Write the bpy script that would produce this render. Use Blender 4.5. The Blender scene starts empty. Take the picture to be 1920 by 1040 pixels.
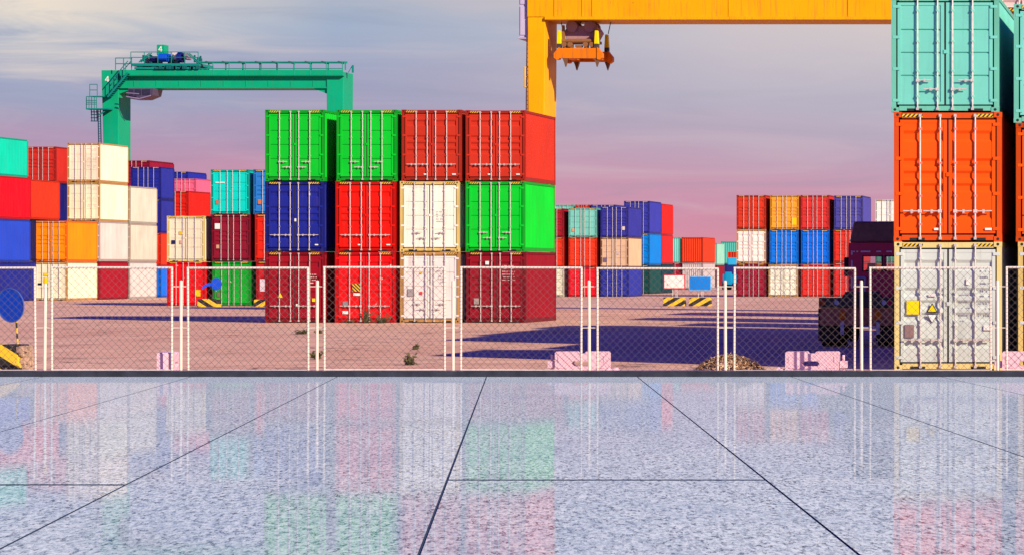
import bpy, math, random
from mathutils import Vector
R = math.radians
random.seed(7)
sc = bpy.context.scene
COL = sc.collection

# ------------------------------------------------------------------ camera
EYE, F, VX, HOR = 2.28, 5800.0, 2260.0, 503.0        # metres, and photo pixels of the 1920 px frame
cam = bpy.data.cameras.new('camera')
camo = bpy.data.objects.new('camera', cam)
COL.objects.link(camo)
camo.location = (0, 0, EYE)
camo.rotation_euler = (R(90), 0, 0)
cam.sensor_fit = 'HORIZONTAL'
cam.sensor_width = 36
cam.lens = F * 36 / 1920
cam.shift_x = -(VX - 960) / 1920
cam.shift_y = (HOR - 520) / 1920
cam.clip_start = 0.5
cam.clip_end = 20000
sc.camera = camo

# ------------------------------------------------------------------ exposure, sun, sky
sc.view_settings.view_transform = 'Standard'
sc.view_settings.look = 'None'
sc.view_settings.exposure = 0.48
sc.view_settings.gamma = 1
sc.cycles.max_bounces = 6
sc.cycles.transparent_max_bounces = 16
SUN_EL, SUN_AZ = 25.5, 41.0
d = Vector((-math.cos(R(SUN_AZ)) * math.cos(R(SUN_EL)), math.sin(R(SUN_AZ)) * math.cos(R(SUN_EL)), -math.sin(R(SUN_EL))))
sl = bpy.data.lights.new('sun', 'SUN')
sl.energy = 5.0
sl.angle = R(0.5)
sl.color = (1.0, 0.83, 0.58)
so = bpy.data.objects.new('sun', sl)
COL.objects.link(so)
so.rotation_euler = d.to_track_quat('-Z', 'Y').to_euler()
so.location = (30, -30, 60)


def lin(c):
    return tuple((v / 255 / 12.92) if v / 255 <= 0.04045 else ((v / 255 + 0.055) / 1.055) ** 2.4 for v in c)


class NT:
    """small helper for node trees"""
    def __init__(s, tree):
        s.t = tree
        tree.nodes.clear()

    def n(s, typ, ins=None, **kw):
        nd = s.t.nodes.new(typ)
        for k, v in kw.items():
            setattr(nd, k, v)
        for k, v in (ins or {}).items():
            s.set(nd, k, v)
        return nd

    def set(s, nd, k, v):
        sock = nd.inputs[k]
        if isinstance(v, bpy.types.NodeSocket):
            s.t.links.new(v, sock)
        else:
            if isinstance(v, (tuple, list)) and len(v) == 3 and sock.type == 'RGBA':
                v = tuple(v) + (1,)
            sock.default_value = v

    def math(s, op, a, b=0.0, c=0.0, clamp=False):
        nd = s.n('ShaderNodeMath', {0: a, 1: b, 2: c}, operation=op)
        nd.use_clamp = clamp
        return nd.outputs[0]

    def vec(s, op, a, b=(0, 0, 0)):
        nd = s.n('ShaderNodeVectorMath', {0: a, 1: b}, operation=op)
        return nd.outputs[0]

    def mix(s, f, a, b, blend='MIX'):
        nd = s.n('ShaderNodeMix', data_type='RGBA', blend_type=blend)
        s.set(nd, 0, f); s.set(nd, 6, a); s.set(nd, 7, b)
        return nd.outputs[2]

    def noise(s, v, scale, detail=3, rough=0.55, dist=0.0):
        nd = s.n('ShaderNodeTexNoise', {'Vector': v, 'Scale': scale, 'Detail': detail, 'Roughness': rough, 'Distortion': dist})
        return nd.outputs[0]

    def rng(s, v, a, b, c=0.0, dd=1.0):
        nd = s.n('ShaderNodeMapRange', {0: v, 1: a, 2: b, 3: c, 4: dd})
        nd.clamp = True
        return nd.outputs[0]

    def ramp(s, f, stops, interp='LINEAR'):
        nd = s.n('ShaderNodeValToRGB', {0: f})
        cr = nd.color_ramp
        cr.interpolation = interp
        while len(cr.elements) < len(stops):
            cr.elements.new(0.5)
        for e, (p, c) in zip(cr.elements, stops):
            e.position = p
            e.color = tuple(c) + (1,)
        return nd.outputs[0]


world = bpy.data.worlds.new('World')
sc.world = world
world.use_nodes = True
W = NT(world.node_tree)
sky = W.n('ShaderNodeTexSky')
sky.sky_type = 'NISHITA'
sky.sun_disc = False
sky.sun_elevation = R(SUN_EL)
sky.sun_rotation = R(130)
sky.air_density = 1.2
sky.dust_density = 0.6
sky.ozone_density = 3.0
upper = W.mix(1.0, sky.outputs[0], (0.065, 0.105, 1.15), 'MULTIPLY')
tc = W.n('ShaderNodeTexCoord').outputs['Generated']
sp = W.n('ShaderNodeSeparateXYZ', {0: tc})
el = sp.outputs[2]                                    # sine of the elevation
az = W.math('ARCTAN2', sp.outputs[0], sp.outputs[1])  # azimuth from the view axis of the yard
cv = W.n('ShaderNodeCombineXYZ', {0: W.math('MULTIPLY', az, 5.0), 1: W.math('MULTIPLY', el, 26.0), 2: 3.7}).outputs[0]
big = W.noise(cv, 1.15, 5, 0.55, 0.6)
cv2 = W.n('ShaderNodeCombineXYZ', {0: W.math('MULTIPLY', az, 9.0), 1: W.math('MULTIPLY', el, 75.0), 2: 9.1}).outputs[0]
wisp = W.noise(cv2, 1.3, 6, 0.6, 0.8)
eln = W.math('ADD', el, W.math('MULTIPLY', W.math('SUBTRACT', big, 0.5), 0.035))
K = 1 / (0.1 * 2 ** 0.48)                               # colours below are as seen in the photograph at this exposure


def s_(c):
    return tuple(v * K for v in lin(c))


band = W.ramp(W.rng(eln, 0.0, 0.11), [
    (0.00, s_((226, 142, 156))), (0.10, s_((216, 144, 164))), (0.22, s_((201, 147, 173))),
    (0.36, s_((183, 153, 181))), (0.52, s_((162, 164, 192))), (0.66, s_((163, 178, 202))),
    (0.82, s_((185, 186, 194))), (1.0, s_((205, 200, 200)))])
cloud = W.mix(W.rng(wisp, 0.50, 0.72, 0.0, 0.30), band, s_((214, 196, 200)))
cloud = W.mix(W.rng(wisp, 0.47, 0.28, 0.0, 0.30), cloud, s_((134, 140, 168)))
# creamy lit cloud high on the left, pale glow high on the right
left = W.math('MULTIPLY', W.rng(az, -0.275, -0.36), W.rng(W.math('ADD', el, W.math('MULTIPLY', W.math('SUBTRACT', wisp, 0.5), 0.05)), 0.060, 0.080))
cloud = W.mix(W.math('MULTIPLY', left, 0.9), cloud, s_((240, 226, 208)))
right = W.math('MULTIPLY', W.rng(az, -0.27, -0.15), W.rng(el, 0.015, 0.078))
cloud = W.mix(W.math('MULTIPLY', right, 0.72), cloud, s_((212, 196, 200)))
gold = W.math('MULTIPLY', W.rng(az, -0.20, -0.10), W.rng(el, 0.055, 0.095))
cloud = W.mix(W.math('MULTIPLY', gold, 0.6), cloud, s_((232, 218, 204)))
below = W.mix(W.rng(el, -0.02, 0.0), (0.5, 0.35, 0.35), cloud)
skymix = W.mix(W.rng(el, 0.10, 0.24), below, upper)
bg = W.n('ShaderNodeBackground', {0: skymix, 1: 0.1})
wo = W.n('ShaderNodeOutputWorld')
W.t.links.new(bg.outputs[0], wo.inputs[0])

# ------------------------------------------------------------------ materials


def material(name):
    m = bpy.data.materials.new(name)
    m.use_nodes = True
    return m, NT(m.node_tree)


def finish(t, col, rough=0.5, metal=0.0, normal=None, spec=0.3):
    b = t.n('ShaderNodeBsdfPrincipled', {'Base Color': col, 'Roughness': rough, 'Metallic': metal, 'Specular IOR Level': spec})
    if normal is not None:
        t.set(b, 'Normal', normal)
    o = t.n('ShaderNodeOutputMaterial')
    t.t.links.new(b.outputs[0], o.inputs[0])
    return b


def simple(name, c, rough=0.5, metal=0.0, var=0.25, scale=4.0, spec=0.3):
    m, t = material(name)
    co = t.n('ShaderNodeTexCoord').outputs['Object']
    n = t.noise(co, scale, 5, 0.65)
    col = t.mix(t.rng(n, 0.3, 0.7), tuple(v * (1 - var) for v in c), tuple(min(0.95, v * (1 + var)) for v in c))
    finish(t, col, rough, metal, None, spec)
    return m


def make_paint():
    """weathered paint: the hue is the object's own colour, pass index is wear, (1 - alpha) is scuffing"""
    m, t = material('weathered_paint')
    oi = t.n('ShaderNodeObjectInfo')
    co = t.vec('ADD', t.n('ShaderNodeTexCoord').outputs['Object'], t.n('ShaderNodeCombineXYZ', {0: t.math('MULTIPLY', oi.outputs['Random'], 71.0), 1: t.math('MULTIPLY', oi.outputs['Random'], 37.0), 2: t.math('MULTIPLY', oi.outputs['Random'], 13.0)}).outputs[0])
    wear = t.math('MULTIPLY', oi.outputs['Object Index'], 0.1)
    fade = t.noise(co, 0.6, 3, 0.5)
    col = t.mix(t.rng(fade, 0.3, 0.7), t.mix(1.0, oi.outputs['Color'], (0.90, 0.89, 0.90), 'MULTIPLY'), t.mix(1.0, oi.outputs['Color'], (1.04, 1.04, 1.04), 'MULTIPLY'))
    st = t.noise(t.vec('MULTIPLY', co, (9.0, 9.0, 0.55)), 1.0, 5, 0.6)
    col = t.mix(t.math('MULTIPLY', t.rng(st, 0.52, 0.75), t.math('MULTIPLY', wear, 0.60, 0, True)), col, (0.09, 0.055, 0.04))
    ru = t.noise(co, 3.2, 8, 0.68)
    thr = t.math('SUBTRACT', 0.80, t.math('MULTIPLY', wear, 0.16))
    msk = t.rng(t.math('SUBTRACT', ru, thr), 0.0, 0.05)
    col = t.mix(t.math('MULTIPLY', msk, 0.85), col, (0.17, 0.055, 0.022))
    scuff = t.math('SUBTRACT', 1.0, oi.outputs['Alpha'])
    s1 = t.noise(t.vec('ADD', co, (5, 9, 3)), 3.4, 7, 0.62)
    sm = t.rng(t.math('SUBTRACT', s1, t.math('SUBTRACT', 0.80, t.math('MULTIPLY', scuff, 0.30))), 0.0, 0.025)
    col = t.mix(t.math('MULTIPLY', sm, 0.85), col, (0.72, 0.66, 0.62))
    dent = t.noise(co, 1.6, 3, 0.5)
    bp = t.n('ShaderNodeBump', {'Strength': 0.2, 'Distance': 0.02, 'Height': dent})
    finish(t, col, t.rng(fade, 0.3, 0.7, 0.45, 0.62), 0.0, bp.outputs[0], 0.12)
    return m


PAINT = make_paint()
GALV = simple('galvanised_steel', (0.56, 0.53, 0.50), 0.42, 0.25, 0.22, 9)
RUBBER = simple('black_rubber', (0.018, 0.016, 0.016), 0.8)
TUBE = simple('cream_painted_tube', (0.68, 0.62, 0.52), 0.4, 0.0, 0.10, 6)
WIRE = simple('dull_wire', (0.13, 0.11, 0.10), 0.6, 0.2, 0.3, 12)
DARK = simple('dark_steel', (0.05, 0.04, 0.036), 0.6, 0.0, 0.4)
KERB = simple('dark_kerb_stone', (0.028, 0.032, 0.045), 0.35, 0.0, 0.4, 3)


def make_hazard(scale, tilt, name):
    m, t = material(name)
    co = t.n('ShaderNodeTexCoord').outputs['Object']
    s = t.n('ShaderNodeSeparateXYZ', {0: co})
    v = t.math('ADD', t.math('MULTIPLY', s.outputs[0], scale), t.math('MULTIPLY', s.outputs[2], scale * tilt))
    f = t.math('FRACT', v)
    k = t.math('GREATER_THAN', f, 0.5)
    wn = t.noise(co, 14, 6, 0.65)
    col = t.mix(k, (0.015, 0.014, 0.014), (0.72, 0.47, 0.02))
    col = t.mix(t.rng(wn, 0.60, 0.66, 0, 0.7), col, (0.28, 0.24, 0.20))
    finish(t, col, 0.6)
    return m


HAZ = make_hazard(10.5, -1.0, 'hazard_tape')
HAZB = make_hazard(1.15, -1.7, 'hazard_block_paint')
HAZC = make_hazard(1.15, 1.6, 'hazard_block_paint_falling')


def make_ground():
    m, t = material('yard_paving')
    co = t.n('ShaderNodeTexCoord').outputs['Object']
    n1 = t.noise(t.vec('MULTIPLY', co, (0.16, 0.05, 1)), 1.0, 6, 0.6)
    n2 = t.noise(t.vec('MULTIPLY', co, (1.0, 0.25, 1)), 1.2, 6, 0.65)
    n3 = t.noise(co, 7.0, 4, 0.7)
    col = t.mix(t.rng(n1, 0.35, 0.65), (0.74, 0.41, 0.25), (0.88, 0.56, 0.36))
    col = t.mix(t.rng(n2, 0.54, 0.72, 0, 0.55), col, (0.52, 0.28, 0.17))
    col = t.mix(t.rng(n2, 0.45, 0.28, 0, 0.45), col, (0.88, 0.60, 0.36))
    col = t.mix(t.rng(n3, 0.42, 0.66, 0, 0.5), col, (0.52, 0.31, 0.20))
    br = t.n('ShaderNodeTexBrick', {'Vector': co, 'Color1': (1, 1, 1, 1), 'Color2': (0.80, 0.78, 0.80, 1), 'Mortar': (0.42, 0.36, 0.36, 1), 'Scale': 1.0, 'Mortar Size': 0.05, 'Mortar Smooth': 0.3, 'Brick Width': 2.4, 'Row Height': 1.7})
    br.offset = 0.5
    col = t.mix(0.6, col, br.outputs[0], 'MULTIPLY')
    # long lighter wheel worn tracks running across the yard
    tr = t.noise(t.vec('MULTIPLY', t.vec('ADD', co, (40, 3, 0)), (0.03, 0.55, 1)), 1.0, 4, 0.6)
    col = t.mix(t.rng(tr, 0.58, 0.72, 0, 0.5), col, (0.88, 0.61, 0.37))
    col = t.mix(t.rng(tr, 0.42, 0.30, 0, 0.35), col, (0.46, 0.25, 0.16))
    wv = t.vec('ADD', t.vec('MULTIPLY', co, (0.11, 0.07, 1)), t.n('ShaderNodeTexNoise', {'Vector': co, 'Scale': 0.35, 'Detail': 3}).outputs[1])
    vo = t.n('ShaderNodeTexVoronoi', {'Vector': wv, 'Scale': 1.0}, feature='DISTANCE_TO_EDGE')
    col = t.mix(t.rng(vo.outputs[0], 0.012, 0.004, 0, 0.75), col, (0.10, 0.055, 0.045))
    so_ = t.noise(t.vec('MULTIPLY', t.vec('ADD', co, (9, 31, 0)), (0.5, 0.16, 1)), 1.0, 5, 0.7)
    col = t.mix(t.rng(so_, 0.60, 0.72, 0, 0.55), col, (0.20, 0.10, 0.08))
    bp = t.n('ShaderNodeBump', {'Strength': 0.5, 'Distance': 0.02, 'Height': n3})
    finish(t, col, 0.85, 0.0, bp.outputs[0], 0.2)
    return m


def make_floor():
    m, t = material('polished_granite')
    co = t.n('ShaderNodeTexCoord').outputs['Object']
    rot = t.n('ShaderNodeVectorRotate', {0: co, 'Angle': -0.215}, rotation_type='Z_AXIS').outputs[0]
    co = rot
    g1 = t.vec('MULTIPLY', co, (34.0, 7.5, 1))
    g2 = t.vec('MULTIPLY', t.vec('ADD', co, (31, 7, 2)), (28.0, 6.0, 1))
    a = t.noise(g1, 1.0, 4, 0.75)
    b = t.noise(g2, 1.0, 6, 0.75)
    c = t.noise(t.vec('MULTIPLY', co, (0.8, 0.3, 1)), 1.0, 4, 0.6)
    e = t.noise(t.vec('MULTIPLY', t.vec('ADD', co, (3, 17, 2)), (1.6, 0.35, 1)), 1.0, 6, 0.7)
    col = t.mix(t.rng(a, 0.38, 0.60), (0.27, 0.39, 0.42), (0.86, 1.0, 0.88))
    col = t.mix(t.rng(b, 0.545, 0.59, 0, 0.92), col, (0.030, 0.055, 0.11))
    col = t.mix(t.rng(b, 0.45, 0.34, 0, 0.6), col, (0.84, 1.0, 0.90))
    col = t.mix(t.rng(c, 0.42, 0.66, 0, 0.22), col, (0.34, 0.48, 0.54))
    col = t.mix(t.rng(e, 0.52, 0.72, 0, 0.32), col, (0.27, 0.38, 0.43))
    dif = t.n('ShaderNodeBsdfDiffuse', {0: col})
    glo = t.n('ShaderNodeBsdfGlossy', {0: (0.93, 0.95, 1.0, 1), 1: 0.03})
    fac = t.rng(a, 0.35, 0.65, 0.16, 0.23)
    mx = t.n('ShaderNodeMixShader', {0: fac})
    t.t.links.new(dif.outputs[0], mx.inputs[1])
    t.t.links.new(glo.outputs[0], mx.inputs[2])
    o = t.n('ShaderNodeOutputMaterial')
    t.t.links.new(mx.outputs[0], o.inputs[0])
    return m


GROUND = make_ground()
FLOOR = make_floor()


def make_glass():
    m, t = material('cab_glass')
    g = t.n('ShaderNodeBsdfGlossy', {0: (1, 1, 1, 1), 1: 0.02})
    tr = t.n('ShaderNodeBsdfTransparent', {0: (0.88, 0.92, 0.96, 1)})
    mx = t.n('ShaderNodeMixShader', {0: 0.05})
    t.t.links.new(tr.outputs[0], mx.inputs[1])
    t.t.links.new(g.outputs[0], mx.inputs[2])
    o = t.n('ShaderNodeOutputMaterial')
    t.t.links.new(mx.outputs[0], o.inputs[0])
    return m


GLASS = make_glass()


def make_mixed(name, cols, scale):
    m, t = material(name)
    co = t.n('ShaderNodeTexCoord').outputs['Object']
    n = t.noise(co, scale, 2, 0.5)
    k = len(cols) - 1
    col = t.ramp(t.rng(n, 0.3, 0.7), [(i / k, c) for i, c in enumerate(cols)], 'CONSTANT')
    finish(t, col, 0.85)
    return m


HEAP = make_mixed('dry_stalks_and_clods', [(0.08, 0.035, 0.015), (0.50, 0.28, 0.14), (0.14, 0.06, 0.025), (0.75, 0.52, 0.32), (0.04, 0.022, 0.012), (0.55, 0.33, 0.17), (0.2, 0.09, 0.04)], 9)
LEAF = make_mixed('weed_leaves', [(0.03, 0.035, 0.012), (0.09, 0.08, 0.025), (0.05, 0.05, 0.02), (0.14, 0.07, 0.03)], 14)
CONC = simple('broken_concrete', (0.40, 0.27, 0.19), 0.9, 0, 0.5, 14)

# ------------------------------------------------------------------ mesh helpers


class MB:
    def __init__(s):
        s.v, s.f, s.m = [], [], []
        s.k = 0

    def mat(s, k):
        s.k = k
        return s

    def face(s, pts):
        i = len(s.v)
        s.v += [tuple(p) for p in pts]
        s.f.append(tuple(range(i, i + len(pts))))
        s.m.append(s.k)

    def poly8(s, p):
        i = len(s.v)
        s.v += [tuple(q) for q in p]
        for q in ((0, 3, 2, 1), (4, 5, 6, 7), (0, 1, 5, 4), (1, 2, 6, 5), (2, 3, 7, 6), (3, 0, 4, 7)):
            s.f.append(tuple(i + a for a in q))
            s.m.append(s.k)

    def box(s, x0, x1, y0, y1, z0, z1):
        s.poly8([(x0, y0, z0), (x1, y0, z0), (x1, y1, z0), (x0, y1, z0), (x0, y0, z1), (x1, y0, z1), (x1, y1, z1), (x0, y1, z1)])

    def taper(s, b, t, y0, y1):
        """box between z levels; b and t are (x0, x1, z)"""
        s.poly8([(b[0], y0, b[2]), (b[1], y0, b[2]), (b[1], y1, b[2]), (b[0], y1, b[2]), (t[0], y0, t[2]), (t[1], y0, t[2]), (t[1], y1, t[2]), (t[0], y1, t[2])])

    def tube(s, a, b, r, n=8, r2=None):
        a, b = Vector(a), Vector(b)
        r2 = r if r2 is None else r2
        ax = (b - a).normalized()
        u = ax.orthogonal().normalized()
        w = ax.cross(u)
        i = len(s.v)
        for p, rr in ((a, r), (b, r2)):
            for k in range(n):
                an = 2 * math.pi * k / n
                s.v.append(tuple(p + u * (rr * math.cos(an)) + w * (rr * math.sin(an))))
        for k in range(n):
            j = (k + 1) % n
            s.f.append((i + k, i + j, i + n + j, i + n + k)); s.m.append(s.k)
        s.f.append(tuple(i + n - 1 - k for k in range(n))); s.m.append(s.k)
        s.f.append(tuple(i + n + k for k in range(n))); s.m.append(s.k)

    def prism(s, pts, y0, y1):
        """outline in x,z extruded along y"""
        n = len(pts)
        i = len(s.v)
        s.v += [(p[0], y0, p[1]) for p in pts] + [(p[0], y1, p[1]) for p in pts]
        s.f.append(tuple(i + k for k in range(n))); s.m.append(s.k)
        s.f.append(tuple(i + 2 * n - 1 - k for k in range(n))); s.m.append(s.k)
        for k in range(n):
            j = (k + 1) % n
            s.f.append((i + k, i + n + k, i + n + j, i + j)); s.m.append(s.k)

    def mesh(s, name, mats, bevel=0.0):
        me = bpy.data.meshes.new(name)
        me.from_pydata(s.v, [], s.f)
        for m in mats:
            me.materials.append(m)
        me.polygons.foreach_set('material_index', s.m)
        me.update()
        import bmesh
        bm = bmesh.new()
        bm.from_mesh(me)
        bmesh.ops.recalc_face_normals(bm, faces=bm.faces)
        if bevel:
            bmesh.ops.remove_doubles(bm, verts=bm.verts, dist=1e-5)
            bmesh.ops.bevel(bm, geom=[e for e in bm.edges if len(e.link_faces) == 2 and e.calc_face_angle(0) > 0.5], offset=bevel, segments=2, affect='EDGES', profile=0.5)
        bm.to_mesh(me)
        bm.free()
        return me


def put(name, me, parent=None, loc=(0, 0, 0), color=None, wear=3, scuff=0.0):
    o = bpy.data.objects.new(name, me)
    COL.objects.link(o)
    o.parent = parent
    o.location = loc
    if color is not None:
        o.color = (color[0], color[1], color[2], 1.0 - scuff)
    o.pass_index = wear
    return o


def root(name, loc, label, cat, group=None, scale=(1, 1, 1), rz=0):
    o = bpy.data.objects.new(name, None)
    COL.objects.link(o)
    o.location = loc
    o.scale = scale
    o.rotation_euler = (0, 0, rz)
    o['label'] = label
    o['category'] = cat
    if group:
        o['group'] = group
    return o


def tag(o, label, cat, group=None, kind=None):
    o['label'] = label
    if cat:
        o['category'] = cat
    if group:
        o['group'] = group
    if kind:
        o['kind'] = kind
    return o


def px(x, Y):
    return (x - VX) * Y / F


def pz(y, Y):
    return EYE - (y - HOR) * Y / F


def C(r, g, b):
    """paint colour whose sunlit door reads like this in the photograph"""
    c = lin((r, g, b))
    return (min(0.80, c[0] / 1.28), min(0.76, c[1] / 1.16), min(0.70, c[2] / 1.08))


# ------------------------------------------------------------------ setting: yard, granite floor, kerb
g = MB()
g.face([(-4000, -50, 0), (4000, -50, 0), (4000, 9000, 0), (-4000, 9000, 0)])
tag(put('ground', g.mesh('ground', [GROUND])), 'pinkish paved container yard', None, kind='structure')

FH0, FSL = 1.61, 57 / 5800.0                           # granite apron sloping gently down to its far kerb
FY0, FY1 = 12.0, 64.0


def fz(Y):
    return EYE - (FH0 + FSL * Y)


def floor_at(x, y):
    """point of the apron plane from which the seam lines were measured"""
    Y = FH0 / ((y - HOR) / F - FSL)
    return px(x, Y), Y


seams_px = [(80, -1590), (357, -798), (632, -23), (912, 785), (1195, 1612), (1484, 2455), (1765, 3290)]
seams = []
for xa, xb in seams_px:
    A, B = floor_at(xa, 706), floor_at(xb, 1040)
    k = (A[0] - B[0]) / (A[1] - B[1])
    seams.append((A[0] + k * (FY1 - A[1]), A[0] + k * (FY0 - A[1])))
first, last = seams[0], seams[-1]
for i in range(1, 5):
    seams.insert(0, (first[0] - 3.2 * i, first[1] - 2.9 * i))
    seams.append((last[0] + 3.2 * i, last[1] + 2.9 * i))
cross = {5: floor_at(100, 908)[1], 7: floor_at(1140, 899)[1]}
fm = MB()
JOINT = simple('dark_joint', (0.030, 0.055, 0.10), 0.9)
GAP = 0.011


def slab(l0, r0, l1, r1, ya, yb):
    za, zb = fz(ya), fz(yb)
    T = 0.010
    fm.mat(0).face([(l0, ya, za), (r0, ya, za), (r1, yb, zb), (l1, yb, zb)])
    fm.mat(1)
    q4 = [(l0, ya, za), (r0, ya, za), (r1, yb, zb), (l1, yb, zb)]
    for p0, p1 in zip(q4, q4[1:] + q4[:1]):
        fm.face([p0, p1, (p1[0], p1[1], p1[2] - T), (p0[0], p0[1], p0[2] - T)])


def xs(s, Y):
    return s[1] + (s[0] - s[1]) * (Y - FY0) / (FY1 - FY0)


for i in range(len(seams) - 1):
    a, b = seams[i], seams[i + 1]
    cuts = [FY0] + ([cross[i]] if i in cross else [FY0 + 3.0 + (i * 1.7) % 2.5]) + [FY1]
    for ya, yb in zip(cuts, cuts[1:]):
        y0, y1 = ya + (0.09 if ya > FY0 else 0), yb - (0.09 if yb < FY1 else 0)
        slab(xs(a, y0) + GAP, xs(b, y0) - GAP, xs(a, y1) + GAP, xs(b, y1) - GAP, y0, y1)
tag(put('granite_floor', fm.mesh('granite_floor', [FLOOR, JOINT])), 'polished blue grey granite slabs', None, kind='structure')
bm_ = MB()
xl, xr = seams[0][0] + 0.2, seams[-1][0] - 0.2
xl0, xr0 = seams[0][1] + 0.2, seams[-1][1] - 0.2
bm_.poly8([(xl0, FY0 + .05, -0.2), (xr0, FY0 + .05, -0.2), (xr, FY1 - .01, -0.2), (xl, FY1 - .01, -0.2), (xl0, FY0 + .05, fz(FY0) - .008), (xr0, FY0 + .05, fz(FY0) - .008), (xr, FY1 - .01, fz(FY1) - .008), (xl, FY1 - .01, fz(FY1) - .008)])
tag(put('floor_bed', bm_.mesh('floor_bed', [JOINT])), 'dark bedding under the granite', None, kind='structure')
kb = MB()
kb.box(xl - 2, xr + 2, FY1 + 0.002, FY1 + 0.55, -0.1, pz(695, FY1))
tag(put('kerb', kb.mesh('kerb', [KERB], 0.012)), 'dark stone kerb at the edge of the granite floor', None, kind='structure')

# ------------------------------------------------------------------ shipping containers
CW, CH, CL = 2.438, 2.896, 6.058
GROUP = 'shipping containers stacked in the yard'


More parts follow.
